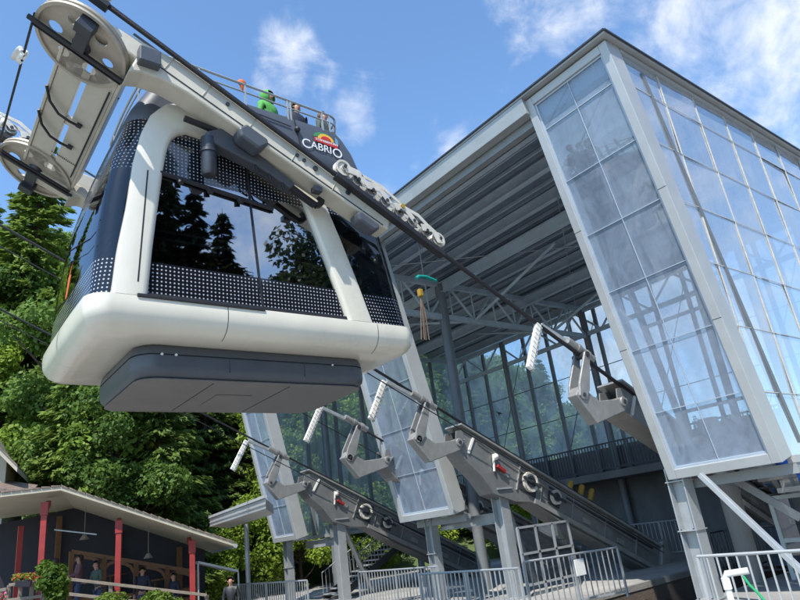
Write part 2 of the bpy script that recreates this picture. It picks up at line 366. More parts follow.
# ================================================================== STATION HALL
X0, X1, YB, ZT = -26.5, -5.4, 25.2, 11.18     # far side, near side, back wall, roof top
HALL = thing('station_hall', 'tall glass and steel cable car station hall with slanted open mouth and flat roof', 'station', (-16, 19, GZ))
def hall():
    yt = 13.22 - (ZT-2.0)*math.tan(LE)   # mouth line at the roof
    # roof slab
    mb = MB(); mb.box((X0-.12, yt-.16, ZT), (X1+.12, YB+.1, ZT+.07)); roof = mb.build('roof', 'fascia', HALL, bevel=.01)
    mb = MB()
    mb.box((X0-.14, yt-.2, ZT+.05), (X1+.14, yt-.163, ZT+.09)); mb.box((X1+.123, yt-.16, ZT+.05), (X1+.16, YB+.1, ZT+.09)); mb.build('roof_edge_flashing', 'darkmetal', roof)
    # fascia over the mouth, in two steps
    mb = MB(); mb.prism([(X0, yt-.14, ZT-.003), (X0, yt+.12, ZT-.003), (X0, yt+.22, ZT-.40), (X0, yt-.05, ZT-.40)], (X1-X0-2.34, 0, 0)); mb.build('fascia', 'fascia', HALL, bevel=.01)
    mb = MB(); mb.box((X0, yt+.24, ZT-.62), (X1-.1, yt+.44, ZT-.12)); mb.build('lintel_beam', 'steelp', HALL)
    # corrugated deck
    vs = []; n = int((YB-yt-.3)/.11)
    for i in range(n):
        y = yt+.25+i*.11; z = ZT-.06 - (.05 if i % 2 else 0); vs.append((y, z, .0)); 
    mb = MB(); k = 0
    pts = []
    for i in range(n):
        y = yt+.25+i*.11; a, b = (ZT-.05, ZT-.11) if i % 2 == 0 else (ZT-.11, ZT-.05)
        pts += [(y, a), (y+.075, a)]
    v2 = [(x, p[0], p[1]) for p in pts for x in (X0+.05, X1-.05)]
    mb.add(v2, [(2*i, 2*i+1, 2*i+3, 2*i+2) for i in range(len(pts)-1)]); mb.build('corrugated_deck', 'deck', roof)
    # roof beams parallel to the mouth
    for i in range(9):
        y = 11.95 + i*1.62; mb = MB(); mb.ibeam((X0+.2, y, ZT-.33), (X1-.2, y, ZT-.33), .19, .36, .025); mb.build('roof_beam', 'beam', HALL)
    # purlins between, thinner
    for i in range(24):
        if i % 3 == 2: continue
        y = 12.49 + i*.54; mb = MB(); mb.bar((X0+.2, y, ZT-.17), (X1-.2, y, ZT-.17), .05, .1); mb.build('purlin', 'beam', HALL)
    # cross beams at the column lines
    for y in (16.0, 20.8): mb = MB(); mb.ibeam((X0+.3, y, ZT-.82), (X1-.3, y, ZT-.82), .22, .4, .025); mb.build('main_beam', 'beam', HALL)
    for y in (17.6, 22.4): mb = MB(); mb.tube([(-16.8, y, ZT-2.0), (-21.3, y, ZT-.6)], .06, 8); mb.build('truss_brace', 'beam', HALL); mb = MB(); mb.tube([(-16.8, y, ZT-2.0), (-12.3, y, ZT-.6)], .06, 8); mb.build('truss_brace', 'beam', HALL)
    # trusses running with the ropes
    for X in (-16.8, -25.9):
        mb = MB(); zt, zb = ZT-.65, ZT-2.0
        y0, y1 = 12.3, YB-.4
        mb.bar((X, y0, zt), (X, y1, zt), .16, .2); 
        if X == -16.8:
            mb.bar((X, 12.9, zb), (X, y1, zb), .16, .2)
            ys = np.linspace(12.9, y1, 11)
            for a in range(len(ys)-1):
                p, q = ((X, ys[a], zb), (X, ys[a+1], zt)) if a % 2 == 0 else ((X, ys[a], zt), (X, ys[a+1], zb))
                mb.tube([p, q], .05, 8)
                mb.tube([(X, ys[a+1], zb), (X, ys[a+1], zt)], .035, 6)
            mb.tube([(X, 12.3, zt), (X, 12.9, zb)], .05, 8)
        mb.build('roof_truss', 'beam', HALL)
    # cross truss over the column line and along the back
    for Y, ext in ((YB-.35, 1),):
        mb = MB(); zb = ZT-2.1 if Y < 24 else ZT-1.9; zt = ZT-.72
        mb.bar((X0+.3, Y, zt), (X1-.3, Y, zt), .2, .22)
        mb.bar((X0+.3, Y, zb), (X1-.3, Y, zb), .16, .18)
        m = 16
        for a in range(m):
            xa = X0+.3+(X1-X0-.6)*a/m; xb = X0+.3+(X1-X0-.6)*(a+1)/m
            p, q = ((xa, Y, zb), (xb, Y, zt)) if a % 2 == 0 else ((xa, Y, zt), (xb, Y, zb))
            mb.tube([p, q], .05, 8)
        mb.build('cross_truss', 'beam', HALL)
    # diagonal wind bracing rods under the deck
    for (xa, xb) in ((-8, -16.8), (-16.8, -25.5)):
        mb = MB(); mb.tube([(xa, 12.2, ZT-.56), (xb, 24.5, ZT-.56)], .018, 6); mb.tube([(xb, 12.2, ZT-.59), (xa, 24.5, ZT-.59)], .018, 6); mb.build('bracing_rod', 'steel', HALL)
    # inner columns
    for X, Y, r, zt in ((-16.8, 16.0, .19, ZT-.7), (-16.8, YB-.35, .16, ZT-.7), (-26.1, 16, .16, ZT-.7), (-26.1, 20.8, .16, ZT-.7), (-6.0, 16.2, .15, ZT-.7), (-6.0, 20.9, .15, ZT-.7), (-11.2, YB-.4, .15, ZT-.7), (-22, YB-.4, .15, ZT-.7)):
        mb = MB(); mb.tube([(X, Y, GZ), (X, Y, zt)], r, 18); mb.build('inner_column', 'post', HALL, smooth=True)
    # the three slanted screens of the mouth
    for X_a, X_b, wt, nm in ((-7.78, X1, 9.36, 1), (-17.43, -14.74, 8.9, 2), (-26.5, -24.38, 8.9, 3)):
        fw = .2; dp = .52
        mb = MB()
        def strip(xa, xb, wa, wb, d0=0, d1=dp): 
            c = [MP(xa, wa, d0), MP(xb, wa, d0), MP(xb, wb, d0), MP(xa, wb, d0)]; e = [MP(xa, wa, d1), MP(xb, wa, d1), MP(xb, wb, d1), MP(xa, wb, d1)]
            mb.add(c+e, [(0,1,2,3),(7,6,5,4),(0,4,5,1),(1,5,6,2),(2,6,7,3),(3,7,4,0)])
        strip(X_a, X_a+fw, 0, wt); strip(X_b-fw, X_b, 0, wt); strip(X_a+fw, X_b-fw, 0, fw); strip(X_a+fw, X_b-fw, wt-fw, wt)
        f = mb.build('screen_frame', 'frame', HALL, bevel=.012)
        # inner bead
        mb = MB(); t = .045
        strip(X_a+fw, X_a+fw+t, fw, wt-fw, .05, .12); strip(X_b-fw-t, X_b-fw, fw, wt-fw, .05, .12); strip(X_a+fw+t, X_b-fw-t, fw, fw+t, .05, .12); strip(X_a+fw+t, X_b-fw-t, wt-fw-t, wt-fw, .05, .12)
        mb.build('glazing_bead', 'bar', f)
        for w in (2.9, 5.8):
            for xa_ in (X_a, X_b-fw):
                mb = MB(); c = [MP(xa_+.005, w, -.002), MP(xa_+fw-.005, w, -.002), MP(xa_+fw-.005, w+.012, -.002), MP(xa_+.005, w+.012, -.002)]; mb.add(c, [(0,1,2,3)]); mb.build('frame_joint', 'darkmetal', f)
        mb = MB(); xm = (X_a+X_b)/2
        c = [MP(X_a+fw, fw, .09), MP(X_b-fw, fw, .09), MP(X_b-fw, wt-fw, .09), MP(X_a+fw, wt-fw, .09)]
        mb.add(c, [(0,1,2,3)]); mb.build('glass_pane', 'screenglass', f)
        mb = MB(); strip(xm-.008, xm+.008, fw+t, wt-fw-t, .065, .085)
        w = 1.42
        while w < wt-.3:
            strip(X_a+fw+t, xm-.014, w-.008, w+.008, .065, .085); strip(xm+.014, X_b-fw-t, w-.008, w+.008, .065, .085); w += 1.405
        mb.build('glazing_bars', 'bar', f)
        if nm > 1: continue
        # box frame behind the screen
        mb = MB()
        for x in (X_a+.09, X_b-.09):
            mb.bar(MP(x, .1, dp+.75), MP(x, wt-.6, dp+.75), .12, .12, (0, 1, 0))
        w = 1.2
        while w < wt-1:
            mb.bar(MP(X_a+.09, w, dp+.75), MP(X_b-.09, w, dp+.75), .07, .07)
            w += 2.1
        mb.build('screen_backing_frame', 'post', HALL)
    # near and far side walls
    for X, nm, sg in ((X1, 'near', 1), (X0, 'far', -1)):
        g = 'sideglass' if sg == 1 else 'hallglass'
        ya = lambda z: 13.22-(z-2.0)*math.tan(LE)+.56/math.cos(LE)
        Z0 = 2.0
        mb = MB(); rp = random.Random(5); ysn = [None]+[13.32+1.62*i for i in range(8)]; zsn = [Z0+.1]+[2.0+1.37*k for k in range(1, 7)]+[ZT-.12]
        for zi in range(len(zsn)-1):
            za, zc = zsn[zi], zsn[zi+1]
            for yi in range(len(ysn)):
                if ysn[yi] is None: ca, cb = ya(za), ya(zc)
                else: ca = cb = ysn[yi]
                ce = ysn[yi+1] if yi+1 < len(ysn) else YB
                ca, cb = max(ca, ya(za)), max(cb, ya(zc))
                if ce <= min(ca, cb)+.05: continue
                ce_a, ce_b = max(ce, ca+.01), max(ce, cb+.01)
                a, b = rp.gauss(0, .006), rp.gauss(0, .006); x = X-sg*.06
                mb.add([(x-a-b, ca, za), (x+a-b, ce_a, za), (x+a+b, ce_b, zc), (x-a+b, cb, zc)], [(0,1,2,3)])
        wl = mb.build('side_glazing', g, HALL)
        mb = MB(); ys = [13.32+1.62*i for i in range(8)]
        for y in ys: 
            mb.bar((X-sg*.045, y, Z0+.13), (X-sg*.045, y, ZT-.13), .028, .012, (0, 1, 0))
        y = 11.72
        mb.build('side_mullions', 'offwhite', wl)
        mb = MB()
        for k in range(1, 7):
            z = 2.0+1.37*k; mb.bar((X-sg*.035, ya(z)+.02, z), (X-sg*.045, YB, z), .01, .014)
        mb.build('side_transoms', 'offwhite', wl)
        mb = MB(); mb.bar((X-sg*.06, ya(Z0)+.0, Z0+.05), (X-sg*.06, YB, Z0+.05), .16, .14); mb.build('side_sill', 'frame', wl); mb = MB(); mb.bar((X-sg*.06, ya(ZT), ZT-.07), (X-sg*.06, YB, ZT-.07), .12, .1); mb.build('side_head_rail', 'frame', wl)
        # posts inside the wall
        mb = MB()
        for y in (ys if sg < 0 else ys[3::4]): mb.bar((X-sg*.55, y, 2.1), (X-sg*.55, y, ZT-.75), .12, .16, (0, 1, 0))
        mb.build('side_posts', 'post', wl)
    # back wall: glass above the gallery
    mb = MB(); mb.add([(X0+.1, YB, 4.15), (X1-.1, YB, 4.15), (X1-.1, YB, ZT-.1), (X0+.1, YB, ZT-.1)], [(0,1,2,3)]); wl = mb.build('back_glazing', 'hallglass', HALL)
    for i in range(14):
        X = -25.3 + i*1.5; mb = MB(); mb.bar((X, YB-.12, 3.0), (X, YB-.12, ZT-.7), .13, .16, (0, 1, 0)); mb.bar((X+.12, YB-.22, 3.0), (X+.12, YB-.22, ZT-.7), .03, .04, (0, 1, 0)); mb.build('back_post', 'post', wl)
    mb = MB()
    for z in (5.9, 7.7, 9.4): mb.bar((X0+.1, YB-.02, z), (X1-.1, YB-.02, z), .03, .03)
    for a in range(4):
        xa = -24+a*4.6; mb.tube([(xa, YB-.05, 4.2), (xa+3.1, YB-.05, ZT-1)], .016, 6)
    mb.build('back_transoms', 'darkmetal', wl)
    # gallery along the back
    mb = MB(); mb.box((X0+.5, 22.9, 2.72), (X1-.5, YB-.25, 3.0)); mb.build('gallery_floor', 'cdark', HALL)
    mb = MB(); mb.box((-20.5, YB-.1, GZ), (X1-.2, YB+.15, 2.98)); mb.build('back_wall', 'cdark', HALL)
    mb = MB(); mb.box((X0+.1, YB+.02, 2.985), (X1-.1, YB+.1, 4.14)); mb.build('parapet_panel', 'cdark', HALL)
    mb = MB(); mb.bar((X0+.6, 22.95, 4.1), (X1-.6, 22.95, 4.1), .06, .06); mb.bar((X0+.6, 22.95, 3.12), (X1-.6, 22.95, 3.12), .04, .05)
    x = X0+.6
    while x < X1-.6: mb.bar((x, 22.95, 3.14), (x, 22.95, 4.08), .02, .045, (1, 0, 0)); x += .15
    mb.build('gallery_guardrail', 'darkmetal', HALL)
    # supporting columns below the screens
    for X, Y in ((-7.7, 13.5), (-16.7, 13.9), (-26.1, 13.7)):
        mb = MB(); w = .36 if X == -7.7 else .3
        mb.bar((X-w/2, Y, GZ), (X-w/2, Y, 2.25), .03, w, (0, 1, 0)); mb.bar((X+w/2, Y, GZ), (X+w/2, Y, 2.25), .03, w, (0, 1, 0)); mb.bar((X, Y, GZ), (X, Y, 2.25), w-.034, .03, (0, 1, 0))
        oc = mb.build('outer_column', 'steel', HALL)
        for z in (GZ+.02, .95, 1.95):
            mb = MB(); mb.box((X-w/2-.04, Y-w/2-.03, z), (X+w/2+.04, Y+w/2+.03, z+.025)); mb.build('column_plate', 'steel', oc)
            for bx_, by_ in ((-1, -1), (1, -1)): mb = MB(); mb.tube([(X+bx_*w*.38, Y-w/2-.015, z-.02), (X+bx_*w*.38, Y-w/2-.015, z+.05)], .014, 6); mb.build('bolt', 'darkmetal', oc)
    mb = MB(); mb.bar((-6.72, 12.6, 2.0), (-5.0, 12.6, -.38), .13, .10); o = mb.build('diagonal_strut', 'steel', HALL, bevel=.01)
    for xa_, xb_ in ((X1-2.2, X1), (-17.3, -14.9)): mb = MB(); mb.bar((xa_, 13.9, 1.88), (xb_, 13.9, 1.88), .2, .2); mb.build('edge_beam', 'steelp', HALL)
    # dark plant room walls below the near bay
    mb = MB(); mb.box((-9.2, 19.2, GZ), (X1-.1, 19.4, 3.6)); mb.build('ground_floor_wall', 'cdark', HALL)
hall()

# ================================================================== PLATFORM, PIT
def platform():
    mb = MB(); mb.box((-21.5, 14.6, GZ-.05), (-11.2, 24.8, GZ+.004)); struct(mb.build('platform_floor', 'floor'))
    mb = MB(); mb.box((-11.17, 10.9, GZ-.1), (-11.0, 24.6, GZ+.05)); tag(mb.build('platform_kerb', 'concrete'), 'pale edge strip of the platform along the sunken cabin bay', 'kerb')
platform()

# ================================================================== ROPE SADDLES
def sheave(mb, c, r, w, ax=(1, 0, 0)):
    c = Vector(c); a = Vector(ax)
    prof = [(r, -w/2), (r, -w/4), (r*.86, 0), (r, w/4), (r, w/2), (r*.78, w/2), (r*.74, w*.3), (r*.3, w*.3), (r*.3, w*.55), (.001, w*.55)]
    prof2 = [(r*.001, -w*.55), (r*.3, -w*.55), (r*.3, -w*.3), (r*.74, -w*.3), (r*.78, -w/2)]
    P = prof2 + prof
    e = a.orthogonal().normalized(); g = a.cross(e); n = 24
    rings = [[c + a*h + (e*math.cos(2*math.pi*j/n)+g*math.sin(2*math.pi*j/n))*rr for j in range(n)] for rr, h in P]
    mb.loft(rings); return mb
def saddle(X, du, dv, label, slim=False):
    t = thing('rope_saddle', label, 'cable saddle', U(X, 2.3+du, -1.5+dv), 'rope saddles carrying the ropes into the hall')
    W = lambda x, u, v: U(X+x, u+du, v+dv)
    prof = [(.15, -.32), (.45, -.12), (9.7, -.12), (9.75, -1.05), (4.8, -1.15), (3.4, -1.05), (2.75, -1.3), (1.9, -1.42), (1.35, -1.15), (.7, -.98), (.25, -.75)]
    if slim: prof = [(.15, -.32), (.45, -.12), (9.7, -.12), (9.75, -.75), (4.8, -.72), (3.4, -.70), (2.75, -.70), (1.9, -.72), (1.35, -.74), (.7, -.78), (.25, -.75)]
    mb = MB(); mb.prism([W(-.02, u, v) for u, v in prof], (.035, 0, 0)); mb.prism([W(-.5, u, v) for u, v in prof], (.035, 0, 0)); b = mb.build('saddle_web', 'alud', t, bevel=.008)
    mb = MB(); mb.prism([W(-.6, .2, -.115), W(-.6, 9.8, -.115), W(-.6, 9.8, -.02), W(-.6, .2, -.06)], (.72, 0, 0)); mb.build('top_flange', 'alu', t, bevel=.008)
    mb = MB(); mb.prism([W(-.42, .3, -.058), W(-.42, 9.8, -.018), W(-.42, 9.8, .05), W(-.42, .3, .02)], (.34, 0, 0)); mb.build('rope_groove_lining', 'rust', t)
    # bottom flange follows the web
    mb = MB(); bp = prof[3:]
    for i in range(len(bp)-1):
        p, q = bp[i], bp[i+1]; mb.bar(W(-.24, p[0], p[1]-.02), W(-.24, q[0], q[1]-.02), .62, .04, (0, 0, 1))
    mb.build('bottom_flange', 'alud', t)
    mb = MB(); mb.bar(W(.06, 3.5, -1.02), W(.06, 9.6, -.92), .1, .14); mb.build('side_rail', 'alu', t)
    # stiffener plates and cable tray on the side
    mb = MB()
    for u in (2.75, 3.75, 5.2, 6.8, 8.4): mb.bar(W(.03, u, -.98), W(.03, u, -.14), .06, .02, (0, 1, 0))
    mb.tube([W(.07, .9, -.25), W(.07, 2.4, -.35), W(.07, 4, -.42), W(.07, 9.5, -.42)], .018, 6)
    mb.build('stiffener', 'alu', t)
    for u, r in ((3.2, .3), (4.35, .22)):
        mb = MB(); sheave(mb, W(.1, u, -.55), r, .1); s = mb.build('rope_sheave', 'offwhite', t, smooth=True); mb = MB(); mb.bar(W(.03, u-r*1.15, -.55), W(.03, u+r*1.15, -.55), .03, r*2.3, (0, 0, 1)); mb.tube([W(.1, u, -.55), W(.165, u, -.55)], r*.6, 20); mb.build('sheave_backplate', 'darkmetal', s)
        mb = MB(); mb.bar(W(.18, u-.38, -.57), W(.18, u+.38, -.57), .03, .08); mb.tube([W(.1, u, -.55), W(.24, u, -.55)], .05, 10); mb.build('sheave_bracket', 'darkmetal', s)
    mb = MB(); mb.bar(W(.1, 1.8, -.66), W(.1, 2.15, -.70), .1, .09); mb.build('red_sensor', 'redp', t, bevel=.01)
    mb = MB(); mb.sphere(W(.08, 1.7, -.42), .1, 8); mb.bar(W(.08, 1.6, -.38), W(.08, 1.75, -.85), .04, .05); mb.build('sensor_head', 'white', t, smooth=True)
    mb = MB(); mb.bar(W(.03, .8, -.2), W(.03, .72, -.75), .05, .07, (0, 1, 0)); mb.build('white_marker_bar', 'white', t)
    for u in (2.2, 5.9, 7.6): mb = MB(); mb.bar(W(.03, u-.18, -.7), W(.03, u+.18, -.7), .03, .16); mb.build('cover_plate', 'alu', t, bevel=.005)
    mb = MB(); mb.bar(W(.03, 4.9, -.35), W(.03, 9.3, -.28), .05, .06); mb.build('cable_tray', 'darkmetal', t)
    # lower end fitting
    mb = MB(); mb.prism([W(-.3, 9.7, -1.25), W(-.3, 10.15, -1.3), W(-.3, 10.2, -.1), W(-.3, 9.85, .25), W(-.3, 9.7, .1)], (.42, 0, 0)); mb.build('end_fitting', 'alu', t, bevel=.02)
    mb = MB(); sheave(mb, W(-.1, 10.5, -.95), .2, .1); sheave(mb, W(-.1, 11.1, -.98), .17, .1); mb.bar(W(-.1, 10.1, -.95), W(-.1, 11.4, -1.0), .22, .12); mb.build('foot_rollers', 'darkmetal', t, smooth=True)
    # forward arm
    mb = MB(); mb.prism([W(-.12, .45, -.45), W(-.12, -.55, -1.05), W(-.12, -1.2, -1.02), W(-.12, -1.3, -1.3), W(-.12, -.55, -1.62), W(-.12, .35, -.85)], (.26, 0, 0)); mb.tube([W(-.16, .25, -.66), W(.18, .25, -.66)], .12, 16); mb.tube([W(-.16, -1.1, -1.2), W(.18, -1.1, -1.2)], .11, 16)
    mb.build('forward_arm', 'alu', t, bevel=.02)
    mb = MB(); mb.tube([W(-.17, .25, -.66), W(.2, .25, -.66)], .05, 12); mb.tube([W(-.17, -1.1, -1.2), W(.2, -1.1, -1.2)], .045, 12); mb.build('pivot_pin', 'darkmetal', t)
    for x in (-.16, .12):
        mb = MB(); mb.prism([W(x, -1.02, -.12), W(x, -1.2, -.12), W(x, -1.27, -1.0), W(x, -1.22, -1.28), W(x, -1.0, -1.28), W(x, -.93, -1.0)], (.06, 0, 0)); mb.build('link_plate', 'alu', t, bevel=.015)
    mb = MB(); mb.tube([W(-.2, -1.12, -.16), W(.2, -1.12, -.16)], .07, 12); mb.build('link_pin', 'darkmetal', t)
    mb = MB(); mb.tube([W(0, -1.62, -.02), W(0, -.72, -.02)], .095, 14); mb.tube([W(0, -1.3, -.02), W(0, -1.2, -.02)], .115, 14); mb.tube([W(0, -1.0, -.02), W(0, -.9, -.02)], .115, 14); mb.build('rope_clamp', 'alu', t, smooth=True)
    mb = MB(); mb.bar(W(0, -2.45, -.12), W(0, -1.6, -.06), .07, .1); mb.bar(W(0, -2.45, -.08), W(.0, -2.52, -1.36), .05, .07, (1, 0, 0)); a = mb.build('lamp_arm', 'steel', t, bevel=.008)
    mb = MB(); mb.bar(W(.0, -2.55, -.14), W(0, -2.62, -1.34), .15, .09, (1, 0, 0)); l = mb.build('ribbed_guard', 'white', a, bevel=.02)
    mb = MB()
    for k in range(10):
        v = -.2-.12*k; mb.bar(W(0, -2.55-(.005*k)-.0, v), W(0, -2.555-.005*k, v-.02), .165, .105, (1, 0, 0))
    mb.build('guard_ribs', 'offwhite', l)
    return t
SAD = ((-8.45, .5, .15, 'rope saddle nearest the camera, its arm reaching out beside the widest glass screen', True),
       (-13.5, 0, -.08, 'rope saddle with the red sensor standing on the column right of the middle screen'),
       (-17.0, 0, .02, 'rope saddle partly hidden behind the middle slanted screen, arm poking out on its left'),
       (-22.4, 0, .0, 'farthest rope saddle, between the left and middle screens, with white sheave wheels'))
for a in SAD: saddle(*a)
# columns under the saddles
def saddle_columns():
    for X, lab in ((-13.74, 'grey steel column under the saddle right of the middle screen'), (-22.64, 'grey steel column under the farthest saddle left of the middle screen')):
        Y = 14.15; t = thing('saddle_column', lab, 'column', (X, Y, GZ), 'columns carrying the rope saddles')
        zt = 2.42 if X > -9 else 2.5
        mb = MB(); w = .34
        mb.bar((X-w/2, Y, GZ+.03), (X-w/2, Y, zt), .03, .34, (0, 1, 0)); mb.bar((X+w/2, Y, GZ+.03), (X+w/2, Y, zt), .03, .34, (0, 1, 0)); mb.bar((X, Y, GZ+.03), (X, Y, zt), w-.034, .03, (0, 1, 0)); mb.build('shaft', 'steel', t)
        mb = MB(); mb.box((X-.3, Y-.3, zt+.002), (X+.3, Y+.3, zt+.05)); mb.build('cap_plate', 'steel', t)
        mb = MB(); mb.box((X-.3, Y-.3, GZ), (X+.3, Y+.3, GZ+.028)); mb.build('base_plate', 'steel', t)
        if X > -14 and X < -13 or X < -20:
            mb = MB(); mb.ibeam((X-2.9, Y+.1, 1.75), (X-.2, Y+.1, 1.75), .2, .3, .02); mb.build('tie_beam', 'steel', t)
            mb = MB(); mb.tube([(X-.9, Y+1.9, GZ), (X-.1, Y+.25, 2.3)], .1, 12); mb.build('raking_strut', 'steel', t, smooth=True)
saddle_columns()

# ================================================================== ROPES
def rope(X, du, dv, r, label, u0=-60, u1=9.6, cat='cable', sag=0):
    mb = MB(); pts = []
    for i in range(41):
        s = i/40; u = u0+(u1-u0)*s; pts.append(U(X, u+du, dv + sag*(1-s)*(1-s)))
    mb.tube(pts, r, 8); return tag(mb.build('support_rope' if r > .025 else 'haul_rope', 'rope', smooth=True), label, cat)
rope(-8.45, 0, .0, .045, 'thick black support rope along the near side of the cable car')
rope(-13.5, 0, -.06, .04, 'thick black support rope running under the cabin to the middle saddle')
rope(-17.2, 0, .02, .035, 'thick support rope above the two at left edge, ending behind the middle screen', sag=.35)
rope(-22.4, 0, .0, .035, 'lowest thick support rope at left edge, ending on the farthest saddle', sag=.5)
rope(-13.25, 0, -.42, .016, 'thin haul rope just below the rope to the middle saddle')
rope(-22.15, 0, -.42, .016, 'thin haul rope just below the farthest support rope', sag=.5)
rope(-17.4, 0, -.4, .016, 'thin haul rope just below the rope behind the middle screen', sag=.35)

# ================================================================== CABLE CAR
XC = -10.87; HW = 1.75
def ymin(z):
    P = [(4.3, 1.9), (5.42, 1.93), (6.6, 2.0), (7.7, 2.14), (8.9, 2.45), (9.6, 2.78), (11, 3.4)]
    return float(np.interp(z, [p[0] for p in P], [p[1] for p in P]))
def ymax(z):
    P = [(4.3, 7.85), (5.42, 7.83), (7.0, 7.55), (7.96, 7.32), (8.6, 7.2), (9.3, 6.98), (9.62, 6.72), (11, 5.6)]
    return float(np.interp(z, [p[0] for p in P], [p[1] for p in P]))
def ring(z, inset=0, r=.5, bulge=.03, n=10, y0=None, y1=None, hw=None):
    r = min(r, .3) if y0 is None else r
    a = (ymin(z) if y0 is None else y0) + inset; b = (ymax(z) if y1 is None else y1) - inset; h = (HW if hw is None else hw) - inset; r = max(.05, min(r-inset*.5, h-.02))
    pts = []
    def arc(cx, cy, t0):
        for i in range(n+1):
            t = t0 + math.pi/2*i/n; pts.append((cx+r*math.cos(t), cy+r*math.sin(t)))
    arc(h-r, b-r, 0)
    m = 8
    for i in range(1, m): pts.append(((h-r)-(2*(h-r))*i/m, b))
    arc(-h+r, b-r, math.pi/2); arc(-h+r, a+r, math.pi)
    for i in range(1, m): pts.append((-(h-r)+(2*(h-r))*i/m, a))
    arc(h-r, a+r, 1.5*math.pi)
    res = []
    for x, y in pts:
        k = max(0, 1-(x/h)**2)*bulge; cy = (a+b)/2
        w = max(0, (abs(y-cy)/((b-a)/2)-.75)/.25)
        res.append(Vector((XC+x, y + (k*w if y > cy else -k*w), z)))
    return res
def cabin():
    t = thing('cable_car', 'cream and black double-deck cable car cabin hanging from two side booms, open top deck', 'cable car', (XC, 4.85, 4.36))
    # cream tub
    prof = [(5.42, .02), (5.395, -.035), (5.28, -.045), (5.15, -.035), (5.05, .0), (4.97, .065), (4.915, .15), (4.88, .26), (4.865, .42), (4.865, .8)]
    mb = MB(); mb.loft([ring(z, i, .5) for z, i in prof], True, True); tub = mb.build('lower_body', 'cream', t, smooth=True, angle=50)
    for y in (3.95, 6.9):
        mb = MB(); q = [(5.38, -.036), (5.28, -.046), (5.15, -.036), (5.05, -.001), (4.97, .063), (4.915, .148), (4.88, .258)]
        mb.loft([[Vector((XC+HW-i+.002, y, z)), Vector((XC+HW-i+.002, y+.011, z))] for z, i in q], closed=False); mb.build('panel_joint', 'black', tub)
    # equipment box below
    def r2(z, i): return ring(z, i, .35, .0, 6, 2.72, 7.0, 1.2)
    mb = MB(); mb.loft([r2(z, i) for z, i in ((4.863, .1), (4.86, .03), (4.81, 0), (4.715, -.012), (4.712, .02), (4.69, .02), (4.687, -.015), (4.52, -.02), (4.43, .0), (4.37, .05), (4.345, .11))], True, True); ub = mb.build('equipment_box', 'slate', t, smooth=True, angle=35)
    mb = MB(); mb.loft([r2(z, i) for z, i in ((4.343, .07), (4.325, .055), (4.318, .09))], True, True); mb.build('bottom_plate', 'under', ub, smooth=True, angle=30)
    for y in (4.2, 5.6): mb = MB(); mb.bar((XC+1.2+.019, y, 4.45), (XC+1.2+.013, y, 4.68), .012, .006, (0, 1, 0)); mb.build('box_joint', 'black', ub)
    for y in (4.0, 5.4): mb = MB(); mb.bar((XC-1.0, y, 4.315), (XC+1.0, y, 4.315), .014, .006); mb.build('plate_joint', 'black', ub)
    mb = MB(); mb.box((XC-.5, 4.35, 4.306), (XC+.3, 5.0, 4.316)); mb.build('service_hatch', 'under', ub, bevel=.004)
    mb = MB(); mb.tube([(XC+1.195, 3.1, 4.70), (XC+1.225, 3.1, 4.70)], .022, 10); mb.tube([(XC+1.195, 3.32, 4.70), (XC+1.225, 3.32, 4.70)], .022, 10); mb.tube([(XC+1.195, 6.2, 4.70), (XC+1.225, 6.2, 4.70)], .018, 10); mb.build('socket_screw', 'white', ub)
    for sg in (1, -1):
        X = XC + sg*HW
        # cream arch frame
        outer = [(2.20, 5.40), (2.26, 6.1), (2.38, 6.9), (2.46, 7.7), (2.58, 8.3), (2.72, 8.68), (2.96, 8.98), (3.3, 9.14), (3.85, 9.12), (4.3, 8.95), (5.3, 8.42), (5.72, 8.15), (5.98, 7.85), (6.3, 7.0), (6.57, 6.2), (6.82, 5.40)]
        inner = [(6.28, 5.40), (6.12, 5.95), (5.88, 6.7), (5.53, 7.74), (5.3, 7.98), (4.9, 8.14), (4.3, 8.36), (3.75, 8.5), (3.3, 8.53), (3.1, 8.38), (3.0, 8.1), (2.93, 7.6), (2.85, 6.9), (2.78, 6.2), (2.72, 5.40)]
        mb = MB(); n = len(outer)
        inn = inner[::-1]
        vs = []; 
        # matched resample for a clean strip
        def resamp(P, m=48):
            P = np.array(P); d = np.r_[0, np.cumsum(np.hypot(*np.diff(P, axis=0).T))]; s = np.linspace(0, d[-1], m); return list(zip(np.interp(s, d, P[:, 0]), np.interp(s, d, P[:, 1])))
        O = resamp(outer); I = resamp(inn); rings = []
        for (yo, zo), (yi, zi) in zip(O, I):
            yo2 = yo; c = []
            for (y, z, dx) in ((yo, zo, -.10), (yo, zo, .012), (yo+(yi-yo)*.12, zo+(zi-zo)*.12, .035), (yo+(yi-yo)*.8, zo+(zi-zo)*.8, .035), (yi+(yo-yi)*.06, zi+(zo-zi)*.06, .02), (yi, zi, -.03), (yi, zi, -.14)):
                c.append(Vector((X+sg*dx, y, z)))
            rings.append(c)
        mb.loft(rings); fr = mb.build('arch_frame', 'cream', t, smooth=True, angle=50)
        mb = MB(); mb.bar((X+sg*.036, 2.56, 5.62), (X+sg*.036, 2.68, 7.58), .006, .022, (0, 1, 0)); mb.build('door_gap', 'black', fr)
        # panes between the pillars
        Xg = X - sg*.06
        def pane(poly, nm, m='cabglass'):
            mb = MB(); mb.add([(Xg, y, z) for y, z in poly], [tuple(range(len(poly)))]); return mb.build(nm, m, t, uvs=[(y, z) for y, z in poly])
        pane([(2.66, 5.44), (4.60, 5.44), (4.445, 7.7), (4.40, 8.40), (3.75, 8.6), (3.2, 8.6), (2.98, 8.3), (2.84, 7.4)], 'side_window')
        pane([(4.635, 5.44), (6.36, 5.44), (5.95, 6.7), (5.6, 7.8), (5.3, 8.08), (4.435, 8.38), (4.48, 7.7)], 'side_window')
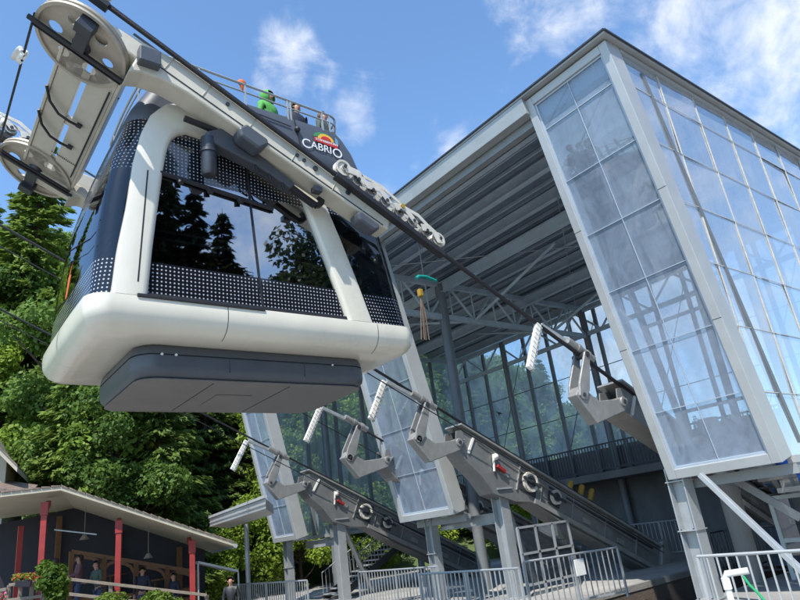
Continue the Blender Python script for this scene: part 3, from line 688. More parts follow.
        mb = MB(); mb.bar((Xg+sg*.012, 4.617, 5.44), (Xg+sg*.012, 4.42, 8.36), .02, .03, (0, 1, 0)); mb.bar((Xg+sg*.02, 2.5, 5.445), (Xg+sg*.02, 6.4, 5.445), .05, .07); mb.build('window_gasket', 'black', t)
        mb = MB(); mb.bar((Xg+sg*.06, 2.55, 5.40), (Xg+sg*.06, 4.6, 5.40), .13, .055); mb.build('door_sill', 'black', t, bevel=.01)
        mb = MB(); mb.tube([(Xg+sg*.05, 2.88, 7.62), (Xg+sg*.05, 4.9, 7.40)], .04, 8)
        for y in (3.2, 3.7, 4.25): mb.tube([(Xg+sg*.05, y, 7.6-.11*(y-2.9)), (Xg+sg*.09, y+.02, 7.52-.11*(y-2.9))], .05, 8)
        mb.build('door_track', 'black', t, smooth=True)
        # black panel above the window up to the top deck
        mb = MB(); mb.prism([(X-sg*.09, 3.0, 8.4), (X-sg*.09, 6.0, 7.9), (X-sg*.09, 6.9, 8.0), (X-sg*.09, 6.95, 8.62), (X-sg*.09, 3.0, 8.7)], (-sg*.03, 0, 0)); mb.build('header_panel', 'glassroof', t)
    # end glazing, both ends: wraps round the corners
    def endpatch(lo):
        rings = []; uvs = []
        for z in (5.42, 5.9, 6.4, 6.9, 7.4, 7.9, 8.3, 8.62):
            R = ring(z, .045, .5); cy = (ymin(z)+ymax(z))/2
            pts = [p for p in R if (p.y < cy) == lo]
            if lo: front = Vector((XC-HW+.045, 2.62, z)); back = Vector((XC+HW-.045, 2.62, z))
            else:
                ys = 6.55-(z-5.42)*.30; front = Vector((XC+HW-.045, ys, z)); back = Vector((XC-HW+.045, ys, z))
            pts = [front]+pts+[back]
            a = 0; rings.append(pts)
            for i, p in enumerate(pts):
                if i: a += (p-pts[i-1]).length
                uvs.append((a, z))
        mb = MB(); mb.loft(rings, closed=False); return mb.build('end_glazing', 'endglass', t, smooth=True, angle=60, uvs=uvs)
    endpatch(True); endpatch(False)
    # curved dark shoulder between glazing and open deck, and the deck parapet with logo
    def shell(zs, lo, inset=.045):
        rings = []
        for z, extra in zs:
            R = ring(z, inset+extra, .5); cy = (ymin(z)+ymax(z))/2; rings.append(R)
        return rings
    mb = MB(); mb.loft(shell([(8.60, 0), (8.62, -.012), (8.9, -.012), (9.2, 0), (9.5, .01), (9.62, .03), (9.625, .09), (8.8, .11)], 0, .05)); par = mb.build('deck_parapet', 'deckgrey', t, smooth=True, angle=40)
    mb = MB(); mb.loft([ring(8.8, .17, .5), ring(8.74, .17, .5)], True, True); mb.build('upper_deck_floor', 'slate', t)
    mb = MB(); mb.loft([ring(8.1, .2, .5), ring(8.05, .2, .5)], True, True); mb.build('ceiling_panel', 'slate', t)
    mb = MB(); mb.loft([ring(5.46, .12, .45), ring(5.43, .12, .45)], True, True); mb.build('cabin_floor', 'slate', t)
    # parapet seams, silver strip
    Xp = XC+HW-.036
    mb = MB(); mb.bar((Xp, 5.50, 9.61), (Xp, 5.66, 8.65), .012, .018, (0, 1, 0)); mb.bar((Xp+.004, 4.3, 9.47), (Xp+.004, 5.42, 9.38), .012, .02); mb.build('parapet_joint', 'black', par)
    mb = MB(); mb.sphere((Xp+.02, 5.55, 9.35), .06, 8); mb.build('parapet_latch', 'black', par, smooth=True)
    # interior: dark blocks added so the windows read dark; handrails
    mb = MB(); mb.box((XC-.9, 5.2, 5.48), (XC+.2, 6.6, 8.0)); mb.box((XC-1.0, 3.3, 5.48), (XC+.3, 3.6, 8.0)); mb.build('dark_core_block', 'slate', t)
    mb = MB()
    for z in (6.62, 6.48):
        for sg in (1, -1): mb.tube([(XC+sg*1.62, 2.8, z), (XC+sg*1.62, 6.6, z)], .022, 6)
        mb.tube([(XC-1.2, 2.3, z), (XC+1.2, 2.3, z)], .018, 6); mb.tube([(XC-1.2, 7.3, z), (XC+1.2, 7.3, z)], .018, 6)
    mb.build('interior_handrail', 'white', t, smooth=True)
    # logo and writing on the near side of the parapet
    def text(s, size, y, z, m, nm, dx=.02, ang=0, sx=1):
        cu = bpy.data.curves.new(nm, 'FONT'); cu.body = s; cu.size = size; cu.extrude = .003
        tmp = bpy.data.objects.new('tmp', cu); COL.objects.link(tmp); bpy.context.view_layer.update()
        me = bpy.data.meshes.new_from_object(tmp.evaluated_get(bpy.context.evaluated_depsgraph_get()))
        bpy.data.objects.remove(tmp); bpy.data.curves.remove(cu)
        me.transform(Matrix(((0, 0, 1, Xp+dx), (sx*math.cos(ang), -math.sin(ang), 0, y), (sx*math.sin(ang), math.cos(ang), 0, z), (0, 0, 0, 1))))
        mb = MB(); mb.add([v.co.copy() for v in me.vertices], [tuple(p.vertices) for p in me.polygons]); bpy.data.meshes.remove(me)
        return mb.build(nm, m, par)
    an = R_(-1)
    # letters: large initial and final, smaller middle letters on the same line
    text('C', .30, 5.62, 8.98, 'signw', 'lettering', ang=an); text('ABRI', .235, 5.83, 9.01, 'signw', 'lettering', ang=an); text('O', .30, 6.325, 8.96, 'signw', 'lettering', ang=an)
    mb = MB(); mb.prism([(Xp+.015, 5.93, 9.21), (Xp+.015, 6.47, 9.17), (Xp+.015, 6.47, 9.27), (Xp+.015, 6.2, 9.29), (Xp+.015, 5.93, 9.30)], (.006, 0, 0)); lg = mb.build('emblem_banner', 'signr', par)
    text('STANSERHORN', .075, 5.955, 9.235, 'signw', 'banner_lettering', .0235, ang=an)
    mb = MB(); mb.prism([(Xp+.015, 6.2+.19*math.cos(a)*1.0, 9.295+.14*math.sin(a)) for a in [math.pi*i/10 for i in range(11)]], (.006, 0, 0)); mb.build('emblem_sun', 'signy', par)
    mb = MB(); mb.prism([(Xp+.024, 6.2+.12*math.cos(a)*1.0, 9.3+.08*math.sin(a)) for a in [math.pi*i/10 for i in range(11)]], (.004, 0, 0)); mb.build('emblem_hill', 'signr', par)
    mb = MB(); mb.prism([(Xp+.012, 5.9, 9.32), (Xp+.012, 6.05, 9.33), (Xp+.012, 6.1, 9.40), (Xp+.012, 6.3, 9.47), (Xp+.012, 6.05, 9.45), (Xp+.012, 5.95, 9.40)], (.004, 0, 0)); mb.build('emblem_swoosh', 'signg', par)
    mb = MB(); mb.prism([(Xp+.012, 6.42, 9.3), (Xp+.012, 6.5, 9.28), (Xp+.012, 6.5, 9.38), (Xp+.012, 6.44, 9.44)], (.004, 0, 0)); mb.build('emblem_wedge', 'signb', par)
    # deck guardrail
    def loopz(z, inset=.12): return ring(z, inset, .5, .08)
    for z, r in ((10.02, .024), (9.84, .017)):
        R = loopz(min(z, 9.62), .09); R = [Vector((p.x, p.y, z + max(0, 5-p.y)*.05)) for p in R]
        mb = MB(); mb.tube(R+[R[0]], r, 8, False); mb.build('guardrail', 'steel', t, smooth=True)
    R = loopz(9.62, .09)
    mb = MB()
    for k in list(range(0, len(R), 5)) : mb = MB(); mb.bar(R[k]-Vector((0, 0, .3)), (R[k].x, R[k].y, 10.02+max(0, 5-R[k].y)*.05), .03, .03); mb.build('guardrail_post', 'steel', t)
    for y in (3.6, 4.5, 5.40, 5.47, 6.2): 
        for sg in (1, -1): mb = MB(); mb.bar((XC+sg*(HW-.09), y, 9.5), (XC+sg*(HW-.09), y, 10.02+max(0, 5-y)*.05), .035, .035); mb.build('guardrail_post', 'steel', t)
    # decal inside the end glass
    mb = MB(); mb.prism([(XC-.1+.55*x, 1.93, 5.95+.6*z) for x, z in ((0,0),(.25,.02),(.7,.5),(.55,.55),(.8,.8),(.5,.62),(.3,.5),(.2,.3))], (0, .006, 0)); mb.build('end_window_sticker', 'orange', t)
    # ---- booms
    for sg in (1, -1):
        bx = XC + sg*2.36    # outer face; rope runs just outside
        xo = bx; xi = bx - sg*.42
        prof = [(-12.45, -.30), (-11.9, -.22), (-11.3, -.10), (-10.6, .06), (-9.7, .10), (-8.7, .04), (-7.6, -.0), (-6.5, -.03), (-6.2, -.05), (-6.15, -.28), (-6.5, -.34), (-9.3, -.42), (-10.4, -.46), (-10.8, -.53), (-11.1, -.66), (-11.28, -.82), (-11.31, -.50), (-12.4, -.49)]
        mb = MB(); mb.prism([U(xo, u, v) for u, v in prof], (-sg*.42, 0, 0)); b = mb.build('suspension_boom', 'boomc', t, bevel=.03)
        mb = MB(); mb.bar(U(xo+sg*.004, -11.2, -.36), U(xo+sg*.004, -6.3, -.28), .012, .018); mb.build('boom_seam', 'black', b)
        mb = MB(); mb.bar(U(xo-sg*.21, -11.6, .1), U(xo-sg*.21, -6.3, .13), .03, .03); 
        mb.build('boom_top_rail', 'darkmetal', b)
        for u in (-10.9, -10.2, -9.3, -8.4, -7.5, -6.8):
            mb = MB(); mb.bar(U(xo+sg*.003, u, -.33), U(xo+sg*.003, u+.012, .0), .008, .02, (1, 0, 0)); mb.build('boom_weld', 'boomc', b)
        # dark housings clamped on the boom
        for u0, u1, v0, v1 in ((-9.45, -8.88, -.58, -.28), (-6.9, -6.35, -.56, -.36)):
            mb = MB(); mb.prism([U(xo+sg*.06, u0+.08, v1), U(xo+sg*.06, u1-.05, v1), U(xo+sg*.06, u1, v1-.1), U(xo+sg*.06, u1-.1, v0), U(xo+sg*.06, u0+.1, v0), U(xo+sg*.06, u0, v0+.12)], (-sg*.3, 0, 0)); mb.build('damper_housing', 'slate', b, bevel=.04)
        mb = MB(); mb.box(U(xo, -11.15, -.42)+Vector((-.16, -.17, -.13)), U(xo, -11.15, -.42)+Vector((.16, .17, .16))); mb.build('clamp_block', 'slate', b, bevel=.02)
        for u in (-9.8, -8.2, -8.35, -7.95, -7.2): mb = MB(); mb.tube([U(xo-sg*.02, u, -.14), U(xo+sg*.03, u, -.14)], .05 if u > -8 else .035, 10); mb.build('boom_bolt', 'darkmetal', b)
        mb = MB(); mb.box(U(xo, -7.75, -.5)+Vector((-.14, -.06, -.04)), U(xo, -7.75, -.5)+Vector((.0, .1, .06))); mb.build('boom_fitting', 'darkmetal', b)
        # hanger joint between boom and cabin, drag chain
        mb = MB(); cy = 3.62; mb.tube([(XC+sg*1.98, cy, 7.62), (XC+sg*1.98, cy, 7.68), (XC+sg*1.98, cy, 8.35)], [.10, .13, .13], 20); mb.tube([(XC+sg*1.98, cy, 8.05), (XC+sg*1.98, cy, 8.1)], .15, 20); h = mb.build('hanger_joint', 'darkmetal', t, smooth=True)
        mb = MB(); mb.prism([(XC+sg*1.85, 3.55, 8.42), (XC+sg*1.85, 3.9, 8.62), (XC+sg*1.85, 4.5, 8.25), (XC+sg*1.85, 5.2, 7.80), (XC+sg*1.85, 5.1, 7.70), (XC+sg*1.85, 4.4, 8.02), (XC+sg*1.85, 3.55, 8.25)], (sg*.25, 0, 0)); mb.build('hanger_arm', 'slate', t, bevel=.03)
        mb = MB(); pts = [(3.2, 8.62), (3.5, 8.58), (3.9, 8.52), (4.3, 8.38)]; mb.tube([(XC+sg*2.0, y, z) for y, z in pts], .055, 8); mb.build('hydraulic_hose', 'black', t, smooth=True)
        mb = MB(); ch = [(4.3, 8.15), (4.7, 7.98), (5.1, 7.78), (5.42, 7.6), (5.62, 7.5), (5.74, 7.54), (5.77, 7.66), (5.68, 7.76), (5.5, 7.86), (5.1, 8.05)]
        for i in range(len(ch)-1): mb.bar((XC+sg*2.02, *ch[i]), (XC+sg*2.02, *ch[i+1]), .12, .09)
        mb.build('drag_chain', 'black', t, bevel=.01)
        mb = MB()
        for k in range(3):
            y = 4.55+.25*k; z = 8.0-.12*k; mb.tube([(XC+sg*2.05, y, z+.12), (XC+sg*2.07, y-.12, z), (XC+sg*2.05, y-.08, z-.12), (XC+sg*2.05, y+.06, z-.18)], .022, 6)
        mb.build('cable_loop', 'black', t, smooth=True)
        # roller batteries on the rope
        rx = XC + sg*2.42
        for u0, nm in ((-7.62, 0), (-14.8, 1)):
            mb = MB(); W = lambda u, v: U(rx+sg*.09, u0+u, v)
            plates = [[(.05, .22), (.2, .30), (.42, .36), (.62, .26), (.72, .16), (.55, .12), (.4, .2), (.2, .12)], [(.55, .2), (.85, .36), (1.0, .33), (1.3, .18), (1.2, .1), (.95, .22), (.7, .1)], [(.45, .33), (.95, .42), (1.45, .36), (1.5, .28), (.95, .34), (.5, .27)], [(1.3, .2), (1.5, .34), (1.62, .33), (1.95, .18), (1.85, .1), (1.58, .22), (1.42, .1)], [(1.5, .33), (1.9, .40), (2.3, .30), (2.3, .22), (1.9, .31), (1.5, .26)], [(2.0, .2), (2.2, .32), (2.45, .28), (2.66, .14), (2.5, .06), (2.3, .2), (2.1, .08)]]
            for k, pl in enumerate(plates):
                for s2 in (0, -.2): mb.prism([U(rx+sg*(.085+s2+.012*(k % 2)), u0+u, v) for u, v in pl], (sg*.018, 0, 0))
            rb = mb.build('roller_battery', 'offwhite', t, bevel=.012)
            for k in range(8):
                u = u0+.12+k*.345; r = .17 if k == 0 else (.16 if k == 7 else .115)
                mb = MB(); sheave(mb, U(rx, u, .045+r+.0), r, .12); rl = mb.build('roller', 'offwhite' if k in (0, 7) else 'alu', rb, smooth=True)
                mb = MB(); mb.tube([U(rx-sg*.12, u, .045+r), U(rx+sg*.13, u, .045+r)], .035, 8); mb.build('axle', 'darkmetal', rl)
            mb = MB(); mb.bar(U(rx+sg*.02, u0+.05, -.04), U(rx+sg*.02, u0+2.75, -.06), .16, .09); mb.build('rope_guide', 'black', rb)
            if nm == 0:
                mb = MB(); mb.tube([U(rx+sg*.1, u0+1.5, .28), U(rx+sg*.14, u0+1.5, .28)], .05, 6); mb.build('yellow_cap', 'yellow', rb)
    # ---- cross arm with two big horizontal sheaves
    def VV(X, u, v): return U(X, u, v)
    def plate(x0, x1, u0, u1, v0, v1, nm, m, par_, bev=.01):
        mb = MB(); mb.prism([VV(x0, u0, v0), VV(x0, u1, v0), VV(x0, u1, v1), VV(x0, u0, v1)], (x1-x0, 0, 0)); return mb.build(nm, m, par_, bevel=bev)
    xa, xb = XC-1.95, XC+1.95
    cp = plate(xa+.2, xb-.2, -12.28, -11.90, -.62, -.50, 'cross_plate', 'boomc', t)
    plate(xa+.2, xb-.2, -11.80, -11.36, -.62, -.50, 'cross_plate', 'boomc', t)
    plate(XC-.1, XC+.1, -11.90, -11.80, -.60, -.52, 'bridge_piece', 'boomc', cp)
    plate(xa+.1, xb-.1, -11.355, -11.30, -.64, -.30, 'edge_rib', 'boomc', cp); plate(xa+.1, xb-.1, -12.34, -12.285, -.64, -.30, 'edge_rib', 'boomc', cp)
    mb = MB(); mb.tube([VV(xb-.5, -11.42, -.66), VV(xa+.5, -11.42, -.66)], .016, 6)
    mb.build('edge_hose', 'black', cp)
    for x0 in (.12, -.62):
        mb = MB(); P = [(-12.34, x0+.55), (-12.2, x0+.28), (-12.0, x0+.12), (-11.8, x0+.08), (-11.66, x0+.05)]
        mb.tube([VV(XC+x, u, -.67-.06*math.sin(i*.8)) for i, (u, x) in enumerate(P)], .025, 8); mb.tube([VV(XC+P[-1][1], P[-1][0]-.03, -.66), VV(XC+P[-1][1], P[-1][0]+.06, -.65)], .045, 8); mb.build('black_hose', 'black', cp, smooth=True)
    mb = MB()
    for k in range(14): mb.tube([VV(XC-1.05, -11.9+k*.035, -.63), VV(XC-1.05, -11.9+k*.035, -.645)], .012, 6)
    for k in range(20): mb.tube([VV(XC+1.2-.0, -11.3, -.45), VV(XC+1.2, -11.28, -.45)], .012, 6)
    mb.build('bolt_row', 'darkmetal', cp)
    for sg in (1, -1):
        cx = XC+sg*1.98; cu_ = -12.06; r = .735; nh = 6
        # disc with six lightening holes: sectors radially bridged from each hole
        mb = MB()
        def dpt(a, rad, v): return VV(cx+rad*math.sin(a), cu_+rad*math.cos(a), v)
        for s in range(nh):
            a0 = 2*math.pi*(s-.5)/nh; a1 = 2*math.pi*(s+.5)/nh; ac = (a0+a1)/2; hr = .115 if s % 2 else .095; hc = .43
            r_in, r_out = .14, r-.05; seg = []
            for k in range(8): seg.append((r_out, a0+(a1-a0)*k/8))
            for k in range(4): seg.append((r_out+(r_in-r_out)*k/4, a1))
            for k in range(4): seg.append((r_in, a1+(a0-a1)*k/4))
            for k in range(4): seg.append((r_in+(r_out-r_in)*k/4, a0))
            for v in (-.62, -.585):
                outr = [dpt(a, q, v) for q, a in seg]
                P0 = [(q*math.sin(a), q*math.cos(a)) for q, a in seg]; hx, hy = hc*math.sin(ac), hc*math.cos(ac)
                inn_ = []
                for (px, py) in P0:
                    t_ = math.atan2(px-hx, py-hy); inn_.append(VV(cx+hx+hr*math.sin(t_), cu_+hy+hr*math.cos(t_), v))
                mb.loft([outr, inn_])
            mb.loft([[VV(cx+hx+hr*math.sin(tt), cu_+hy+hr*math.cos(tt), v) for tt in [2*math.pi*j/18 for j in range(18)]] for v in (-.62, -.585)])
        w = mb.build('sheave_disc', 'wheelc', t)
        mb = MB(); n = 56; prof = [(r-.055, -.585), (r-.055, -.66), (r, -.66), (r, -.62), (r-.035, -.60), (r, -.575), (r, -.53), (r-.055, -.53), (r-.055, -.585)]
        mb.loft([[dpt(2*math.pi*j/n, q, v) for j in range(n)] for q, v in prof]); mb.build('sheave_rim', 'wheelc', w, smooth=True, angle=30)
        mb = MB(); mb.loft([[dpt(2*math.pi*j/24, q, v) for j in range(24)] for q, v in ((.001, -.70), (.10, -.70), (.15, -.64), (.15, -.5), (.001, -.5))]); mb.build('sheave_hub', 'darkmetal', w, smooth=True)
        mb = MB(); mb.bar(VV(cx-sg*.02, cu_-.80, -.735), VV(cx-sg*.02, cu_+.82, -.735), .07, .06); mb.bar(VV(cx-sg*.12, cu_-.72, -.72), VV(cx-sg*.12, cu_+.75, -.72), .02, .05); sb = mb.build('sheave_support_bar', 'black', t, bevel=.008)
        mb = MB(); mb.prism([VV(cx, cu_-.1, -.77), VV(cx, cu_+.1, -.77), VV(cx, cu_+.1, -.68), VV(cx, cu_-.1, -.68)], (sg*.62, 0, 0)); mb.prism([VV(cx+sg*.45, cu_-.13, -.86), VV(cx+sg*.45, cu_+.13, -.86), VV(cx+sg*.45, cu_+.13, -.60), VV(cx+sg*.45, cu_-.13, -.60)], (sg*.2, 0, 0)); mb.build('sheave_bracket', 'darkmetal', sb, bevel=.01)
    # haul rope going across between the sheaves, with the small white guide roller
    mb = MB(); mb.tube([VV(XC-1.98, -12.81, -.63), VV(XC+1.98, -12.81, -.63)], .02, 8); hr_ = mb.build('cross_rope', 'rope', t, smooth=True)
    mb = MB(); p = VV(XC+.9, -12.86, -.63); sheave(mb, VV(XC-1.2, -12.9, -.6), .12, .12, (0, cS, -sS)); mb.build('guide_roller', 'white', t, smooth=True); mb = MB(); sheave(mb, p, .13, .14, (0, cS, -sS))
    for k in range(6): a = k*math.pi/3; mb.sphere(p+Vector((.11*math.cos(a), 0, .11*math.sin(a))), .035, 5)
    mb.build('guide_roller', 'white', t, smooth=True)
    # curved gusset between the cross plate and the far boom
    mb = MB(); mb.prism([VV(XC-1.9, -12.2, -.7), VV(XC-1.9, -11.3, -.66), VV(XC-1.9, -10.7, -.62), VV(XC-1.9, -10.3, -.5), VV(XC-1.9, -10.4, -.4), VV(XC-1.9, -12.2, -.45)], (-.45, 0, 0)); mb.build('far_gusset', 'boomc', t, bevel=.04)
    return t
CAR = cabin()

# ================================================================== PEOPLE
def person(loc, ang, label, h=1.7, top='navyc', hairm='hair', hood=None, arms='rail', group=None, lean=0, bottoms='jeans'):
    t = thing('person', label, 'person', loc, group)
    s = h/1.72; L = Vector(loc)
    ca, sa = math.cos(ang), math.sin(ang)
    def W(x, y, z): # x to the person's right, y forward
        y = y + lean*max(0, z-.9)*.6
        return L + Vector((x*ca - y*sa, x*sa + y*ca, z))*s
    def skinmesh(name, verts, edges, rad, m, par_, root=0, sub=1):
        me = bpy.data.meshes.new(name); org = ORG[par_.name]
        me.from_pydata([tuple(W(*v)-org) for v in verts], edges, []); me.materials.append(K[m])
        o = bpy.data.objects.new(name, me); COL.objects.link(o); o.parent = par_; ORG[o.name] = org
        md = o.modifiers.new('Skin', 'SKIN'); md.use_smooth_shade = True
        for i, r in enumerate(rad):
            sv = me.skin_vertices[0].data[i]; r = r if isinstance(r, tuple) else (r, r); sv.radius = (r[0]*s, r[1]*s); sv.use_root = (i == root)
        md2 = o.modifiers.new('Subsurf', 'SUBSURF'); md2.levels = sub; md2.render_levels = sub
        return o
    V = [(0,0,.93),(0,0,1.12),(0,.01,1.32),(0,0,1.44),(0,.01,1.52),(0,.02,1.60),(0,.02,1.68)]
    E = [(0,1),(1,2),(2,3),(3,4),(4,5),(5,6)]; Rr = [(.11,.08),(.10,.07),(.12,.08),(.055,.05),(.065,.07),(.085,.1),(.06,.075)]
    armv = []
    for sg in (1, -1):
        b = len(V); V += [(sg*.09,0,.86),(sg*.10,.02,.48),(sg*.10,-.01,.09),(sg*.11,.12,.03)]; E += [(0,b),(b,b+1),(b+1,b+2),(b+2,b+3)]; Rr += [.07,.05,.038,.035]
        b = len(V)
        if arms == 'rail': A = [(sg*.19,0,1.40),(sg*.27,.06,1.14),(sg*.17,.32,1.10),(sg*.16,.38,1.11)]
        else: A = [(sg*.19,0,1.40),(sg*.26,-.02,1.12),(sg*.25,.06,.87),(sg*.25,.08,.81)]
        V += A; E += [(2,b),(b,b+1),(b+1,b+2),(b+2,b+3)]; Rr += [.042,.034,.026,.033]
        armv.append(A)
        d = Vector(A[3])-Vector(A[2]); d.normalize()
        for k in range(4):
            off = (k-1.5)*.019; c = len(V); q = Vector(A[3])+d*.05+Vector((off,0,0)); e = q+d*(.045+.006*(k in (1,2)))-Vector((0,0,.018))
            V += [tuple(q), tuple(e)]; E += [(b+3,c),(c,c+1)]; Rr += [.009,.007]
        c = len(V); q = Vector(A[3])+Vector((-sg*.035,0,0)); V += [tuple(q), tuple(q+d*.035+Vector((-sg*.015,0,0)))]; E += [(b+3,c),(c,c+1)]; Rr += [.011,.009]
    body = skinmesh('body', V, E, Rr, 'skin', t)
    # face
    mb = MB(); mb.sphere(W(.033,.108,1.615), .008*s, 6); mb.sphere(W(-.033,.108,1.615), .008*s, 6); mb.build('eyes', 'black', body, smooth=True)
    mb = MB(); mb.sphere(W(0,.125,1.585), .017*s, 6); mb.build('nose', 'skin', body, smooth=True)
    for e_ in (.09, -.09): mb = MB(); mb.sphere(W(e_,.02,1.6), .02*s, 6); mb.build('ear', 'skin', body, smooth=True)
    mb = MB(); mb.tube([W(-.025,.112,1.548), W(0,.118,1.545), W(.025,.112,1.548)], .006*s, 6); mb.build('mouth', 'redf', body, smooth=True)
    # clothes
    jv = [(0,0,.90),(0,0,1.12),(0,.01,1.32),(0,0,1.43)]; je = [(0,1),(1,2),(2,3)]; jr = [(.175,.135),(.155,.125),(.185,.135),(.085,.08)]
    for A in armv:
        b = len(jv); jv += A[:3]; je += [(2,b),(b,b+1),(b+1,b+2)]; jr += [.072,.058,.043]
    skinmesh('jacket', jv, je, jr, top, t)
    pv = [(0,0,.95)]; pe = []; pr = [(.165,.125)]
    for sg in (1, -1):
        b = len(pv); pv += [(sg*.09,0,.84),(sg*.10,.02,.48),(sg*.10,-.01,.11)]; pe += [(0,b),(b,b+1),(b+1,b+2)]; pr += [.105,.075,.06]
    skinmesh('trousers', pv, pe, pr, bottoms, t)
    mb = MB()
    if hood:
        mb.sphere(W(0,-.015,1.625), .165*s, 10, (.95, 1, 1.1)); o = mb.build('hood', hood, body, smooth=True)
        # open the hood at the face
        bm = bmesh.new(); bm.from_mesh(o.data); fd = Vector((-sa, ca, 0)); c = W(0,-.01,1.61)-ORG[t.name]
        bmesh.ops.delete(bm, geom=[f for f in bm.faces if (f.calc_center_median()-c).normalized().dot(fd) > .66], context='FACES'); bm.to_mesh(o.data); bm.free()
    else:
        mb.sphere(W(0,-.02,1.645), .118*s, 10, (.93, 1, .98)); o = mb.build('hair', hairm, body, smooth=True)
        bm = bmesh.new(); bm.from_mesh(o.data); fd = Vector((-sa, ca, -.25)).normalized(); c = W(0,-.01,1.62)-ORG[t.name]
        bmesh.ops.delete(bm, geom=[f for f in bm.faces if (f.calc_center_median()-c).normalized().dot(fd) > .12], context='FACES'); bm.to_mesh(o.data); bm.free()
    return t
DZ = 8.8
def headat(px, py, X, h):   # feet position so that the head shows at this pixel
    p = onX(px, py, X); return p
g = 'passengers on the open top deck'
p = onX(268, 98, -9.75); person((p.x, p.y, p.z-1.62), R_(-70), 'person in a bright green hooded jacket on the top deck', 1.72, 'hood', hood='hood', arms='down', group=g)
p = onX(296, 108, -9.75); person((p.x, p.y, p.z-1.58), R_(-80), 'dark-haired person in navy beside the green hooded one', 1.68, 'navyc', 'hair', arms='down', group=g)
p = onX(323, 117, -9.75); person((p.x, p.y, p.z-1.55), R_(-60), 'fair-haired person nearest the front corner of the top deck', 1.65, 'olive', 'fair', arms='down', group=g)
def bag():
    p = onX(242, 83, -9.28); mb = MB(); mb.sphere(p, .09, 8, (.5, 1, .9)); mb.tube([p+Vector((0, 0, -.05)), p+Vector((0, .02, -.2))], [.05, .02], 8)
    tag(mb.build('orange_scarf', 'orange', smooth=True), 'orange cloth tied to the top deck rail', 'scarf')
bag()

# ================================================================== RAILINGS
def railing(p, q, z0, h, label, m='steel', sp=.13, plate=None, group='grey metal railings round the platforms', w=.022):
    p = Vector((*p[:2], z0 if len(p) < 3 else p[2])); q = Vector((*q[:2], z0 if len(q) < 3 else q[2]))
    t = thing('railing', label, 'railing', p, group); H = Vector((0, 0, h)); L = (q-p).length; d = (q-p)/L
    mb = MB(); mb.tube([p+H, q+H], .024, 8); mb.build('handrail', m, t, smooth=True)
    mb = MB(); mb.bar(p+Vector((0, 0, .12)), q+Vector((0, 0, .12)), .02, .04); mb.build('bottom_rail', m, t)
    n = max(1, round(L/1.6))
    for i in range(n+1): mb = MB(); c = p+d*(L*i/n); mb.bar(c, c+Vector((0, 0, h-.02)), .045, .045); mb.build('post', m, t)
    mb = MB(); k = int(L/sp)
    for i in range(1, k):
        c = p+d*(L*i/k); mb.bar(c+Vector((0, 0, .13)), c+Vector((0, 0, h-.02)), w, w)
    mb.build('bar_infill', m, t); return t
F = GZ
RA = onZ(523, 562, .7); RB = onZ(617, 547.3, .7)
railing((-6.0, 10.45), (-2.6, 10.35), F, 1.1, 'pale railing at the bottom right corner in front of the diagonal strut', 'frame', sp=.155)
railing((-13.05, 10.3), (-9.8, 10.3), F, 1.1, 'grey railing right of the middle screen, in front of its column', sp=.14)
railing((-24.6, 10.5), (-18.9, 10.5), F, 1.1, 'grey railing under the left slanted screen', sp=.16)
railing((-18.6, 12.2), (-14.6, 12.2), F, 1.1, 'grey railing between the two saddle columns', sp=.15)
railing((RA.x, RA.y), (RB.x, RB.y), F, 1.1, 'railing with a small pale sign plate along the platform below the middle saddle', sp=.15)
railing((-16.6, 22.0), (-12.3, 22.0), F+.18, 1.15, 'far railing behind the foot of the middle saddle', sp=.16)
railing((-9.0, 17.2), (-6.0, 17.2), F, 1.1, 'dark railing behind the near column', 'darkmetal', sp=.15)
railing((-9.0, 22), (-9.0, 16.5), F, 1.1, 'dark railing at the far end of the cabin bay', 'darkmetal', sp=.17)
mbx = MB(); _p = RA.lerp(RB, .55); mbx.box((_p.x+.03, _p.y-.18, .22), (_p.x+.05, _p.y+.18, .58)); tag(mbx.build('sign_plate', 'white', bevel=.008), 'blank pale plate hung on the platform railing', 'sign')

def glazed_screen():
    a = onX(517, 528, -13.3); b = onX(567, 521, -13.3); zt = (a.z+b.z)/2
    t = thing('glazed_partition', 'low metal framed glass partition under the middle saddle', 'partition', (-13.3, a.y, GZ))
    n = 3; y0, y1 = a.y, b.y
    for i in range(n+1):
        y = y0+(y1-y0)*i/n; mb = MB(); mb.bar((-13.3, y, GZ), (-13.3, y, zt), .06, .07, (0, 1, 0)); mb.build('post', 'steel', t)
    for z in (zt, (zt+GZ)/2+.2, GZ+.3): mb = MB(); mb.bar((-13.3, y0, z), (-13.3, y1, z), .06, .06); mb.build('rail', 'steel', t)
    mb = MB(); mb.add([(-13.3, y0, GZ+.3), (-13.3, y1, GZ+.3), (-13.3, y1, zt), (-13.3, y0, zt)], [(0,1,2,3)]); mb.build('glass_pane', 'plainglass', t)
glazed_screen()

# ================================================================== STAIRS, DOORS, PIPES
def stairs(base, dirv, w, n, rise, run, label, rails=True, m='steel', sm='darkmetal'):
    b = Vector(base); d = Vector((*dirv, 0)).normalized(); s = Vector((-d.y, d.x, 0))
    t = thing('staircase', label, 'staircase', base)
    mb = MB()
    for i in range(n):
        p = b + d*(run*(i+.5)) + Vector((0, 0, rise*(i+1))); mb.bar(p-s*w/2, p+s*w/2, run*1.08, .05)
    mb.build('treads', m, t)
    for sg in (-1, 1):
        mb = MB(); a = b+s*(sg*(w/2+.03)); e = a+d*run*n+Vector((0, 0, rise*n)); mb.bar(a, e, .04, .26); mb.build('stringer', sm, t)
        if rails:
            mb = MB(); H = Vector((0, 0, 1.0)); mb.tube([a+H, e+H], .022, 8)
            k = n*2
            for j in range(k+1): c = a+(e-a)*j/k; mb.bar(c+Vector((0, 0, .1)), c+H, .018, .018)
            mb.build('stair_railing', m, t)
    return t
